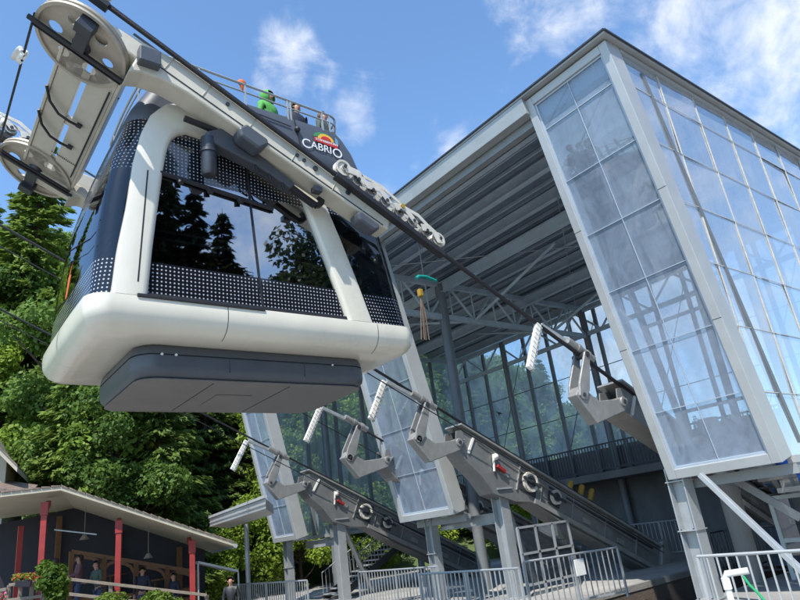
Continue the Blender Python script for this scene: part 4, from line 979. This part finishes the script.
SA = onX(394, 545, -24.4); SB = onX(458, 490, -24.4)
SM = (SB.z-SA.z)/(SB.y-SA.y); SN = round((SB.z-GZ)/.17); SY = SA.y-(SA.z-GZ)/SM
stairs((-24.4, SY, GZ), (0, 1), 1.1, SN, (SB.z-GZ)/SN, (SB.y-SY)/SN, 'steel staircase with slim bars behind the far saddle column')
stairs((-15.8, 18.3, GZ), (-1, .1), 1.2, 15, .18, .27, 'flight of pale steel steps behind the middle screen column', rails=False)
stairs((-9.0, 21.6, GZ), (0.12, -1), 1.3, 16, .20, .30, 'concrete flight of stairs seen from below behind the near column', False, 'concrete', 'concrete')
def stair_right():
    t = thing('staircase', 'pale stairs seen from below just right of the diagonal strut', 'staircase', (-7, 15.2, 0))
    mb = MB()
    for i in range(6):
        x = -7.9+.32*i; z = 2.9-.27*i; mb.box((x, 14.7, z-.1), (x+.5, 16.1, z))
        mb.box((x+.42, 14.72, z-.3), (x+.5, 16.08, z-.1))
    mb.build('treads', 'concrete', t, bevel=.01)
    mb = MB(); mb.bar((-8.0, 14.66, 2.62), (-6.0, 14.66, .94), .06, .16); mb.build('stringer', 'concrete', t)
stair_right()
def roundcol():
    mb = MB(); mb.tube([(-8.0, 16.1, GZ), (-8.0, 16.1, 3.4)], .24, 24); tag(mb.build('round_column', 'concrete', smooth=True), 'round concrete column behind the near steel column', 'column')
roundcol()
def entrance():
    t = thing('glazed_door', 'glazed metal framed entrance door at the right edge under the hall', 'door', (-6, 16, GZ))
    mb = MB()
    for x in (-7.2, -6.2, -5.2, -4.2): mb.bar((x, 16.3, GZ), (x, 16.3, 1.35), .09, .09)
    for z in (1.35, .42, -.3): mb.bar((-7.2, 16.3, z), (-4.2, 16.3, z), .08, .09)
    mb.build('frame', 'frame', t)
    mb = MB(); mb.add([(-7.2, 16.3, -.3), (-4.2, 16.3, -.3), (-4.2, 16.3, 1.3), (-7.2, 16.3, 1.3)], [(0,1,2,3)]); mb.build('glass_pane', 'plainglass', t)
    mb = MB(); mb.tube([(-6.3, 16.22, .3), (-6.3, 16.22, .6)], .02, 8); mb.build('handle', 'darkmetal', t)
entrance()
def bluedoor():
    t = thing('blue_door', 'dark blue door in the concrete wall behind the near column', 'door', (-8.4, 19.1, GZ))
    mb = MB(); mb.box((-8.9, 19.12, GZ), (-8.0, 19.17, 1.7)); mb.build('door_leaf', 'doorblue', t, bevel=.01)
    mb = MB(); mb.box((-8.1, 19.06, .6), (-8.06, 19.11, .75)); mb.build('handle', 'steel', t)
bluedoor()
def tarp():
    p = onY(790, 467, 15.5); mb = MB(); rings = []
    for i in range(9):
        z = p.z+.45-.11*i; r = .18+.1*math.sin(i*.6)+.03*math.sin(i*2.1); rings.append([Vector((p.x+r*math.cos(a)*(1+.2*math.sin(3*a+i)), p.y+r*.6*math.sin(a), z)) for a in [2*math.pi*j/14 for j in range(14)]])
    mb.loft(rings, True, True); tag(mb.build('blue_jacket', 'blue', smooth=True, angle=80), 'crumpled blue jacket hanging under the near edge of the hall', 'jacket')
tarp()
def pipe():
    a = onY(724, 574, 9.6); b = onY(744, 568, 9.6); t = thing('drain_pipe', 'white pipe with an elbow behind the bottom right railing', 'pipe', (a.x, a.y, GZ))
    mb = MB(); mb.tube([(a.x, 9.6, GZ), (a.x, 9.6, a.z-.06), (a.x+.03, 9.6, a.z), (b.x, 9.7, a.z+.02)], .045, 12); mb.build('pipe_run', 'white', t, smooth=True)
    mb = MB(); mb.tube([(a.x, 9.6, a.z-.2), (a.x, 9.6, a.z-.05)], .06, 12); mb.build('elbow_collar', 'white', t, smooth=True)
    p = onY(743, 576, 9.9); q = onY(764, 600, 9.9); mb = MB(); mb.tube([p, p.lerp(q, .3)+Vector((0, 0, -.03)), p.lerp(q, .7), q, (q.x+.2, q.y, GZ+.03)], .02, 8); tag(mb.build('garden_hose', 'green', smooth=True), 'thin green hose hanging behind the bottom right railing', 'hose')
pipe()

# hoist hanging in the hall
def hoist():
    a = onX(416, 277, -13); b = onX(436, 281, -13); c = onX(420, 293, -13); d = onX(425, 340, -13)
    t = thing('chain_hoist', 'teal hoist beam with yellow hook block hanging under the hall roof', 'hoist', (c.x, c.y, d.z))
    mb = MB(); mb.tube([a+Vector((0, 0, -.05)), a+Vector((0, .1, .03)), a.lerp(b, .5)+Vector((0, 0, .07)), b], .055, 10); mb.build('hoist_beam', 'teal', t, smooth=True)
    mb = MB(); mb.tube([(a.x, a.y+.3, a.z), (a.x, a.y+.3, ZT-.5)], .02, 6); mb.build('suspension_rod', 'darkmetal', t)
    mb = MB(); mb.box(c+Vector((-.07, -.06, -.12)), c+Vector((.07, .08, .12))); mb.build('hook_block', 'yellow', t, bevel=.03)
    for k in range(4):
        mb = MB(); o = Vector((.03*(k % 2), -.12+.08*k, 0)); mb.tube([c+Vector((0, 0, -.14)), c+o*.6+Vector((0, 0, -.6)), d+o*1.1], .016, 6); mb.build('lifting_strap', 'rust', t, smooth=True)
    mb = MB(); mb.tube([a+Vector((0, .25, .02)), (a.x, a.y+.25, c.z)], .01, 6); 
hoist()
def cylinders():
    for k, (x, y) in enumerate(((571, 486), (582, 490), (592, 494))):
        p = onX(x, y, -14.4); mb = MB(); mb.tube([p+Vector((-.05, -.12, -.2)), p+Vector((0, .04, .12)), p+Vector((0, .06, .16))], [.10, .10, .07], 14)
        tag(mb.build('yellow_buffer', 'yellow', smooth=True), ['leftmost of the three yellow buffers above the middle saddle', 'middle one of the three yellow buffers above the saddle', 'rightmost of the three yellow buffers above the saddle'][k], 'buffer', 'yellow buffers behind the middle saddle')
cylinders()
# bird-warning stickers on the back glass
for k, (x, y, lab) in enumerate(((513, 401, 'black bird sticker on the back glass left of the hanging lamp'), (604, 372, 'black bird sticker on the back glass beside the nearest saddle link'), (499, 413, 'small dark lump on the back glass column above the middle saddle'))):
    p = onY(x, y, YB-.06); mb = MB(); s_ = .45
    mb.prism([p+Vector(q)*s_ for q in ((-.5, 0, .35), (-.1, 0, .1), (.25, 0, .02), (.5, 0, -.28), (.1, 0, -.12), (-.05, 0, -.35), (-.12, 0, -.05))], (0, -.008, 0)); tag(mb.build('bird_sticker', 'black'), lab, 'sticker', 'bird stickers on the back glass')

# ================================================================== PAVILION ON THE LEFT
PN = Vector((-.966, .259, 0)); PT = Vector((.259, .966, 0)); PP = CAM + PN*24
def pv(x, y, back=0): p = onpl(x, y, PN, PP); return p + PN*back
def pavilion():
    t = thing('wooden_pavilion', 'open wooden pavilion with red posts and a tiled roof at lower left', 'pavilion', (-23.5, 6, GZ))
    ridge = pv(62, 492); right = pv(233, 547); left = pv(-60, 506)
    for nm, a, b in (('roof', ridge, right), ('roof', left, ridge)):
        mb = MB(); th = Vector((0, 0, .12)); D = PN*6.5; o = -PN*.5
        mb.add([a+o, b+o, b+D, a+D, a+o+th, b+o+th, b+D+th, a+D+th], [(0,3,2,1),(4,5,6,7),(0,1,5,4),(1,2,6,5),(2,3,7,6),(3,0,4,7)])
        r = mb.build(nm, 'soffit', t)
        # tile courses on top, with ends showing along the eave
        n = max(2, int((b-a).length/.26)); d = (b-a)/n; mb = MB()
        for i in range(n):
            p = a+d*i+th+Vector((0, 0, .004)); q = a+d*(i+1)*1.0+th+Vector((0, 0, .004)); k = Vector((0, 0, .055)); 
            c = [p+o*1.08, q+o*1.08-d*.08, q+D-d*.08, p+D]; mb.add(c+[c[0]+k, c[1]+k*.4, c[2]+k*.4, c[3]+k], [(0,3,2,1),(4,5,6,7),(0,1,5,4),(1,2,6,5),(2,3,7,6),(3,0,4,7)])
        mb.build('roof_tiles', 'tile', r)
    for x0, y0, x1 in ((45, 503, 39.5), (119, 521, 118), (192, 541, 192)):
        a = pv(x0, y0); mb = MB(); mb.bar((a.x, a.y, GZ), a+Vector((0, 0, -.0)), .17, .17, (-.259, -.966, 0)); p = mb.build('post', 'red', t, bevel=.01)
        mb = MB(); mb.bar(a+Vector((0, 0, -.38)), a+Vector((0, 0, .02)), .22, .22, (-.259, -.966, 0)); mb.bar(a+Vector((0, 0, -.22)), a+PN*1.2+Vector((0, 0, .1)), .14, .18); mb.build('bracket', 'red', p, bevel=.01)
        b = a+PN*5.6; mb = MB(); mb.bar((b.x, b.y, GZ), b, .18, .18); mb.build('post', 'wood', t)
    # small red post further left and crossbeam
    mb = MB(); a = pv(8, 520, 3); mb.bar((a.x, a.y, GZ), a, .16, .16); mb.build('post', 'red', t)
    # dark back wall with timber arches
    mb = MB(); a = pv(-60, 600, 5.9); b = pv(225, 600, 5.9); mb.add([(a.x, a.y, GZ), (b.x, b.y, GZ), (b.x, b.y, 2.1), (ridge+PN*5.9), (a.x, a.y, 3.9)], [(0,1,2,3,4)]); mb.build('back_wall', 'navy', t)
    base = pv(66, 549, 2.6); end = pv(205, 572, 2.6)
    mb = MB(); mb.bar(base, end, .1, .13); mb.bar((base.x, base.y, .95), (end.x, end.y, .75), .3, .12)
    n = 4
    for i in range(n+1):
        c = base.lerp(end, i/n); mb.bar((c.x, c.y, GZ), c, .14, .14)
        if i < n:
            e = base.lerp(end, (i+1)/n)
            for k in range(6):
                f0, f1 = k/6, (k+1)/6; arc = lambda f: -.12-.32*(2*f-1)**4
                mb.bar(c.lerp(e, f0)+Vector((0, 0, arc(f0))), c.lerp(e, f1)+Vector((0, 0, arc(f1))), .05, .1)
    mb.build('timber_arcade', 'wood', t)
    mb = MB(); mb.bar((base.x, base.y, GZ+.5), (end.x, end.y, GZ+.4), .08, 1.0); mb.build('counter_front', 'wood', t)
    mb = MB(); mb.tube([right-PN*.62+Vector((0,0,.02)), right+PN*5.8+Vector((0,0,.02))], .07, 10); mb.build('gutter', 'steel', t, smooth=True)
    for q in (pv(82, 532, 1.6), pv(150, 552, 1.6)):
        mb = MB(); mb.tube([q+Vector((0,0,.9)), q], .012, 6); mb.tube([q, q+Vector((0,0,-.16))], [.06, .16], 12); mb.build('hanging_lamp', 'woodl', t)
    for q in (pv(110, 575, 3.2), pv(160, 580, 3.2)): mb = MB(); mb.tube([q, q+Vector((0,0,-.05))], .5, 16); mb.tube([q, (q.x, q.y, GZ)], .05, 8); mb.build('table', 'wood', t)
    mb = MB(); mb.bar(pv(50, 527, 1.5), pv(95, 532, 1.5), .04, .04); mb.build('tie_rod', 'steel', t)
    return t
pavilion()
def wood_rail(a, b, label, zs=(0, -.42)):
    t = thing('timber_fence', label, 'fence', (a.x, a.y, GZ), 'pale timber fences of the pavilion')
    for z in zs: mb = MB(); mb.bar(a+Vector((0, 0, z)), b+Vector((0, 0, z)), .06, .09); mb.build('rail', 'woodl', t, bevel=.01)
    n = 3
    for i in range(n+1): c = a.lerp(b, i/n)+PN*.08; mb = MB(); mb.bar((c.x, c.y, GZ), c, .1, .1); mb.build('post', 'woodl', t)
wood_rail(pv(60, 578, -.25), pv(206, 595, -.25), 'pale timber fence in front of the pavilion, right of the first red post')
wood_rail(pv(-10, 592, -.3), pv(8, 589, -.3), 'short end of timber fence at the left edge', (0,))
wood_rail(pv(10, 585, -.25), pv(44, 581, -.25), 'pale timber fence carrying the red flower box')
g = 'guests standing in the pavilion'
def pperson(x, y, back, ang, h, **k):
    p = pv(x, y, back); person((p.x, p.y, p.z-h*.95), ang, h=h, group=g, **k)
pperson(52, 561, 1.2, R_(100), 1.65, label='person in a white shirt beside the first red post', top='shirt', arms='down')
pperson(98, 563, 1.4, R_(200), 1.78, label='person in a grey-green jacket bending at the pavilion counter', top='olive', arms='rail', lean=.25)
pperson(76, 557, 1.9, R_(180), 1.7, label='person in a dull pink top partly hidden by the young tree', top='mauve', arms='rail')
pperson(144, 570, 1.8, R_(240), 1.7, label='person in dark clothes behind the middle of the pavilion fence', top='navyc', arms='down')
pperson(178, 576, 2.0, R_(200), 1.7, label='person in black near the right end of the pavilion', top='navyc', arms='down')
pperson(228, 580, -.6, R_(230), 1.7, label='person in black standing just left of the canopy pole', top='black', bottoms='black', arms='down')

def canopy():
    t = thing('grey_canopy', 'small flat grey metal canopy on a slim pole beside the left screen', 'canopy', (-22, 11, GZ))
    a = onZ(210, 527, 2.8); b = onZ(266, 509, 2.8); back = Vector((-.85, .5, 0))*3.2
    mb = MB(); th = Vector((0, 0, .3)); P = [a, b, b+back, a+back+Vector((.3, .2, 0))]
    mb.add(P+[p+th for p in P], [(0,3,2,1),(4,5,6,7),(0,1,5,4),(1,2,6,5),(2,3,7,6),(3,0,4,7)]); mb.build('roof', 'fascia', t, bevel=.02)
    mb = MB(); q = [p+th+Vector((0, 0, .003)) for p in P]; mb.bar(q[0]+Vector((0, 0, .04)), q[1]+Vector((0, 0, .04)), .1, .08); mb.bar(a+Vector((.03, -.03, .15)), b+Vector((.03, -.03, .15)), .02, .02); mb.build('roof_edge', 'frame', t)
    c = onZ(246, 524, 2.8); mb = MB(); mb.tube([(c.x, c.y, GZ), (c.x, c.y, 2.8)], .09, 14); mb.build('pole', 'steel', t, smooth=True)
canopy()
def awning():
    a = pv(200, 563, .5); b = pv(241, 572, .5); t = thing('awning', 'thin grey awning sheet at the right end of the pavilion', 'awning', (a.x, a.y, GZ))
    mb = MB(); D = PN*1.6; th = Vector((0, 0, .07)); mb.add([a, b, b+D, a+D, a+th, b+th, b+D+th, a+D+th], [(0,3,2,1),(4,5,6,7),(0,1,5,4),(1,2,6,5),(2,3,7,6),(3,0,4,7)]); mb.build('sheet', 'steel', t)
    for q in (a+PN*.1, b+PN*.1): mb = MB(); mb.tube([(q.x, q.y, GZ), q], .03, 8); mb.build('leg', 'steel', t)
awning()
def chalet():
    # house corner showing at the left edge
    t = thing('chalet', 'timber house with broad eaves just showing at the left edge above the pavilion', 'house', (-38, 2, GZ))
    n = PN; P = CAM+PN*31.5
    q = lambda x, y, b=0: onpl(x, y, n, P)+PN*b
    a = q(17, 472); top = q(-60, 395)
    mb = MB(); th = Vector((0, 0, .22)); D = PN*8
    mb.add([a, top, top+D, a+D, a+th, top+th, top+D+th, a+D+th], [(0,3,2,1),(4,5,6,7),(0,1,5,4),(1,2,6,5),(2,3,7,6),(3,0,4,7)]); r = mb.build('roof', 'soffit', t)
    mb = MB(); k = Vector((0, 0, .07)); e = th+Vector((0, 0, .004)); A = [a+e-PN*.05, top+e-PN*.05, top+D+e, a+D+e]; mb.add(A+[p+k for p in A], [(0,3,2,1),(4,5,6,7),(0,1,5,4),(1,2,6,5),(2,3,7,6),(3,0,4,7)]); mb.build('roof_tiles', 'tile', r)
    w = q(1, 480, 1.0); w2 = q(-60, 480, 1.0); mb = MB(); c = [(w.x, w.y, GZ), (w2.x, w2.y, GZ), (w2.x, w2.y, w.z+4.5), (w.x, w.y, w.z+.9)]; mb.prism([Vector(v) for v in c], PN*6); mb.build('wall', 'soffit', t)
    a = q(32, 496, -.3); b = q(-40, 486, -.3); D = PN*2; mb = MB(); mb.add([a, b, b+D+Vector((0, 0, .5)), a+D+Vector((0, 0, .5)), a+th*.6, b+th*.6, b+D+Vector((0, 0, .65)), a+D+Vector((0, 0, .65))], [(0,3,2,1),(4,5,6,7),(0,1,5,4),(1,2,6,5),(2,3,7,6),(3,0,4,7)]); mb.build('porch_roof', 'tile', t)
chalet()

# ================================================================== VEGETATION
def leaf_cloud(cent, rad, n, size, rng, droop=0, flat=.0):
    """n leaf quads scattered in the given blobs"""
    cent = np.array(cent); rad = np.array(rad); w = rad**2; idx = rng.choice(len(cent), n, p=w/w.sum())
    d = rng.normal(size=(n, 3)); d /= np.linalg.norm(d, axis=1)[:, None]; rr = rad[idx]*rng.uniform(.35, 1.08, n)**.6
    P = cent[idx] + d*rr[:, None]*np.array([1, 1, .8]); 
    nrm = d*.6 + rng.normal(size=(n, 3))*.6 + np.array([0, 0, .5]); nrm /= np.linalg.norm(nrm, axis=1)[:, None]
    a = np.cross(nrm, rng.normal(size=(n, 3))); a /= np.linalg.norm(a, axis=1)[:, None]; b = np.cross(nrm, a)
    s = size*rng.uniform(.55, 1.35, n)[:, None]
    return np.stack([P-a*s, P-b*s*.62, P+a*s, P+b*s*.62], 1).reshape(-1, 3)
def mesh_quads(name, V, m):
    me = bpy.data.meshes.new(name); n = len(V)//4
    me.vertices.add(len(V)); me.vertices.foreach_set('co', V.astype('f').ravel()); me.loops.add(4*n); me.loops.foreach_set('vertex_index', np.arange(4*n, dtype='i'))
    me.polygons.add(n); me.polygons.foreach_set('loop_start', np.arange(0, 4*n, 4, dtype='i')); me.polygons.foreach_set('loop_total', np.full(n, 4, dtype='i'))
    me.update(calc_edges=True); me.materials.append(K[m]); return me
def trunk_mesh(name, segs):
    mb = MB()
    for pts, r in segs: mb.tube(pts, r, 8)
    me = bpy.data.meshes.new(name); me.from_pydata(mb.v, [], mb.f); me.materials.append(K['bark']); return me
def broadleaf(seed, H, crown_r, m, n=15000, leaf=.16, gap=.35):
    rng = np.random.default_rng(seed); r = random.Random(seed); segs = []; cs = []; rs = []
    segs.append(([(0, 0, -.5), (0, 0, H*.25), (.15, .1, H*.5), (.1, 0, H*.85)], [H*.022, H*.018, H*.012, H*.003]))
    for k in range(20):
        z0 = H*r.uniform(.2, .75); a = r.uniform(0, 6.28); f = z0/H; L = crown_r*(1.15-.75*abs(f-.35))*r.uniform(.5, 1.0); e = (L*math.cos(a), L*math.sin(a), z0+L*r.uniform(.25, .7))
        segs.append(([(0.05, 0, z0), (e[0]*.5, e[1]*.5, z0+(e[2]-z0)*.35), e], [H*.009, H*.005, H*.0015]))
        for q in range(3): cs.append((e[0]*r.uniform(.6, 1.05)+r.uniform(-.5, .5), e[1]*r.uniform(.6, 1.05)+r.uniform(-.5, .5), e[2]+r.uniform(-.6, .8))); rs.append(crown_r*r.uniform(.16, .30))
    for q in range(8): a = r.uniform(0, 6.28); cs.append((crown_r*.3*math.cos(a), crown_r*.3*math.sin(a), H*r.uniform(.75, .95))); rs.append(crown_r*r.uniform(.18, .3))
    return trunk_mesh('trunk', segs), mesh_quads('crown', leaf_cloud(cs, rs, n, leaf, rng), m)
def spruce(seed, H, Rb, m='needle', leaf=.17, dens=1.0):
    rng = np.random.default_rng(seed); r = random.Random(seed); segs = [([(0, 0, -.5), (0, 0, H*.5), (0, 0, H)], [H*.016, H*.009, .01])]; V = []
    z = H*.06
    while z < H*.985:
        f = z/H; L0 = Rb*(1-f)**.85+.15; nb = 7 if f < .8 else 5
        for k in range(nb):
            a = r.uniform(0, 6.28); L = L0*r.uniform(.65, 1.12); m_ = int((8+L*11)*dens); t = rng.uniform(.08, 1, m_)**.8
            x = t*L; dz = -.28*x + .10*x*t*1.4 + .0
            side = rng.normal(0, 1, m_)*(.10+.20*(1-t)*L*.45)
            ca, sa = math.cos(a), math.sin(a)
            P = np.stack([x*ca - side*sa, x*sa + side*ca, z+dz - np.abs(side)*.35 + rng.normal(0, .05, m_)], 1)
            dirv = np.stack([ca + rng.normal(0, .35, m_), sa + rng.normal(0, .35, m_), -.45+rng.normal(0, .2, m_)], 1); dirv /= np.linalg.norm(dirv, axis=1)[:, None]
            up = np.stack([rng.normal(0, .35, m_), rng.normal(0, .35, m_), np.ones(m_)], 1); b = np.cross(dirv, up); b /= np.linalg.norm(b, axis=1)[:, None]
            s = leaf*rng.uniform(.6, 1.4, m_)[:, None]
            V.append(np.stack([P-dirv*s*1.3, P-b*s*.42, P+dirv*s*1.3, P+b*s*.42], 1).reshape(-1, 3))
            if k < 2 and f < .8: segs.append(([(0, 0, z), (L*.8*ca, L*.8*sa, z-.18*L)], [.035, .008]))
        z += H*.021*r.uniform(.8, 1.2)
    return trunk_mesh('trunk', segs), mesh_quads('crown', np.concatenate(V), m)
KINDS = {
    'bright': [broadleaf(1, 14, 4.6, 'leafA', 24000, .15), broadleaf(2, 12, 4.2, 'leafA', 21000, .15)],
    'mid': [broadleaf(3, 16, 5.0, 'leafB', 26000, .15), broadleaf(4, 13, 4.6, 'leafB', 23000, .15)],
    'deep': [broadleaf(5, 15, 5.0, 'leafC', 24000, .15)],
    'lime': [broadleaf(8, 10, 3.4, 'limeleaf', 15000, .13), broadleaf(9, 8, 3.2, 'limeleaf', 12000, .12)],
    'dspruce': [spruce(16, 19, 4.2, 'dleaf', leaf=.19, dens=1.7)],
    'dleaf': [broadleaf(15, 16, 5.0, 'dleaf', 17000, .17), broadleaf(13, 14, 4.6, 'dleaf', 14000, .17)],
    'spruce': [spruce(6, 19, 4.2, leaf=.17, dens=2.6), spruce(7, 15, 3.6, leaf=.17, dens=2.6)],
}
def tree(kind, x, y, z, s, label, group, i=0):
    tm, cm = KINDS[kind][i % len(KINDS[kind])]
    t = bpy.data.objects.new('spruce_tree' if 'spruce' in kind else 'broadleaf_tree', None); COL.objects.link(t); t.location = (x, y, z)
    t.rotation_euler = (0, 0, random.uniform(0, 6.28)); t.scale = (s*random.uniform(.9, 1.1), s*random.uniform(.9, 1.1), s)
    tag(t, label, 'tree', group)
    for nm, me in (('trunk', tm), ('crown', cm)): o = bpy.data.objects.new(nm, me); COL.objects.link(o); o.parent = t
    return t
def azpos(px, d):
    v = ray(px, 560); v.z = 0; v.normalize(); return v.x*d, v.y*d
zones = [(-900, 60, 'at the left edge beyond the cabin'), (60, 160, 'behind the left part of the pavilion roof'), (160, 250, 'under the cabin behind the grey canopy'),
         (250, 420, 'seen between the left and middle screens'), (420, 680, 'seen through the back glass of the hall'), (680, 3000, 'behind the right part of the hall')]
kname = {'bright': 'yellow-green broadleaf tree', 'lime': 'lime green young broadleaf tree', 'mid': 'mid-green broadleaf tree', 'deep': 'dark broadleaf tree', 'spruce': 'dark drooping spruce', 'dspruce': 'silhouette-dark spruce', 'dleaf': 'silhouette-dark spreading broadleaf tree'}
def zone(px):
    for a, b, t in zones:
        if a <= px < b: return t
def forest():
    rnd = random.Random(11)
    rows = [(34, 24, 60, -120, 660), (40, 34, 62, -140, 700), (47, 46, 58, -160, 760), (55, 60, 60, -180, 820), (65, 70, 60, -200, 900)]
    for ri, (d, nn, sp, pa, pb) in enumerate(rows):
        px = pa
        while px < pb:
            x, y = azpos(px, d+rnd.uniform(-2, 2)+(0 if px < 235 else 9)); z = hill_h(x, y)
            if x > -32.5 and y < 32: px += 12; continue
            if px < 70 and d < 42: px += 12; continue
            if px < 60: ws = {'bright': .6, 'mid': .25, 'spruce': .15}
            elif px < 140: ws = {'mid': .45, 'deep': .15, 'spruce': .4}
            elif px < 250: ws = {'spruce': .85, 'deep': .05, 'bright': .1}
            elif px < 420: ws = {'bright': .55, 'spruce': .3, 'mid': .15}
            else: ws = {'mid': .35, 'spruce': .4, 'deep': .25}
            kind = rnd.choices(list(ws), list(ws.values()))[0]; s = rnd.uniform(.75, 1.1)*(1 if ri < 4 else 1.05)
            if px > 420: s *= .85
            if px > 560: s *= .8
            if px > 680: s *= .8
            tree(kind, x, y, z, s, f'{kname[kind]} {zone(px)}', f'{kname[kind]}s {zone(px)}', rnd.randrange(4))
            px += rnd.uniform(30, 52)*(34/d)**.6
    # the tall spruce standing out against the sky at left
    x, y = azpos(10, 46); tree('spruce', x, y, hill_h(x, y)-1, 1.42, 'tall dark spruce rising into the sky at the left edge', None, 0)
    x, y = azpos(-60, 50); tree('spruce', x, y, hill_h(x, y)-1, 1.5, 'tall spruce beyond the left edge behind the wheel of the cable car', None, 1)
    # undergrowth right behind the hall, its sunlight painted into the leaf colour
    for px, x, y, s in ((285, -33, 13, .6), (330, -33, 18, .6), (365, -33, 23, .65), (395, -34, 28, .7), (345, -34, 16, .75), (346, -35, 21, .8), (347, -35, 27, .8), (348, -29, 30, .6), (349, -24, 31, .7), (350, -30, 33, .8), (351, -36, 12, .6)):
        tree('lime', x, y, GZ-.8, s, 'low lime green tree, leaf colour brightened, close behind the far side of the hall', 'low trees with brightened leaves behind the far side of the hall', px)
    # trees across the valley side, mirrored in the cabin windows
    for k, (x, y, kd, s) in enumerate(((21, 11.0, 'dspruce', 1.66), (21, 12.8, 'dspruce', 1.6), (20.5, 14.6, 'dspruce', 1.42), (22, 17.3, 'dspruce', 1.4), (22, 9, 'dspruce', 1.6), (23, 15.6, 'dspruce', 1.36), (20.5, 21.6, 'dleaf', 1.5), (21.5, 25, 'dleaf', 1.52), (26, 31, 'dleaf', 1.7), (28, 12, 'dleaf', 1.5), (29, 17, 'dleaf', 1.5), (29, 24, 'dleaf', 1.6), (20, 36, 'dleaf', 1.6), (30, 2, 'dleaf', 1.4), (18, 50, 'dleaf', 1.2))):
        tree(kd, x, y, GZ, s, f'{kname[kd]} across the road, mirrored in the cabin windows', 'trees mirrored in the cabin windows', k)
forest()
def shrub(name, px, py, back, h, w, m, n, leaf, label, cat='shrub', flowers=None):
    p = pv(px, py, back); t = thing(name, label, cat, (p.x, p.y, GZ)); r = random.Random(int(px)); rng = np.random.default_rng(int(px)+3)
    top = p.z-GZ; cs = []; rs = []; segs = []
    for k in range(14):
        a = r.uniform(0, 6.28); q = r.uniform(.1, 1); e = (w*q*math.cos(a)*.6, w*q*math.sin(a)*.6, top - h*r.uniform(.1, .95)*(.4+.6*q)); cs.append(e); rs.append(w*r.uniform(.2, .38)); segs.append(([(0, 0, 0), (e[0]*.4, e[1]*.4, e[2]*.6), e], [.03, .02, .006]))
    me = trunk_mesh('stems', segs); o = bpy.data.objects.new('stems', me); COL.objects.link(o); o.parent = t
    me = mesh_quads('foliage', leaf_cloud(cs, rs, n, leaf, rng), m); o = bpy.data.objects.new('foliage', me); COL.objects.link(o); o.parent = t
    if flowers: me = mesh_quads('blossoms', leaf_cloud([(c[0], c[1], c[2]+.08) for c in cs], rs, n//2, leaf*.9, rng), flowers); o = bpy.data.objects.new('blossoms', me); COL.objects.link(o); o.parent = t
    return t
shrub('young_tree', 62, 561, -3, 1.5, .75, 'shrub', 3200, .06, 'bright yellow-green young tree in front of the pavilion fence', 'tree')
shrub('low_shrub', 108, 594, -3.4, .5, .8, 'shrub', 2200, .05, 'low yellow-green shrub right of the young tree')
shrub('low_shrub', 150, 592, -3.4, .5, .7, 'shrub', 2200, .05, 'low lime shrub in front of the middle red post')
shrub('low_shrub', 168, 597, -3.4, .4, .5, 'leafA', 1600, .05, 'small green shrub at the right end of the shrub row')
shrub('flower_bush', 6, 593, -3.6, .5, .8, 'leafB', 1500, .05, 'bush of pink flowers in the bottom left corner', 'flowers', 'pink')
def flowerbox():
    a = pv(18, 583, -.5); b = pv(33, 583, -.5); t = thing('flower_box', 'dark flower box with red geraniums on the timber fence', 'flower box', (a.x, a.y, a.z-.1))
    mb = MB(); mb.bar(a+Vector((0, 0, .0)), b, .22, .2); mb.build('trough', 'navy', t, bevel=.01)
    rng = np.random.default_rng(5); cs = [tuple(a.lerp(b, q)+Vector((0, 0, .16))-ORG[t.name]) for q in (.05, .3, .55, .8, 1)]
    for nm, m, n in (('foliage', 'leafB', 500), ('blossoms', 'redf', 260)): me = mesh_quads(nm, leaf_cloud(cs, [.15]*5, n, .035, rng), m); o = bpy.data.objects.new(nm, me); COL.objects.link(o); o.parent = t
flowerbox()
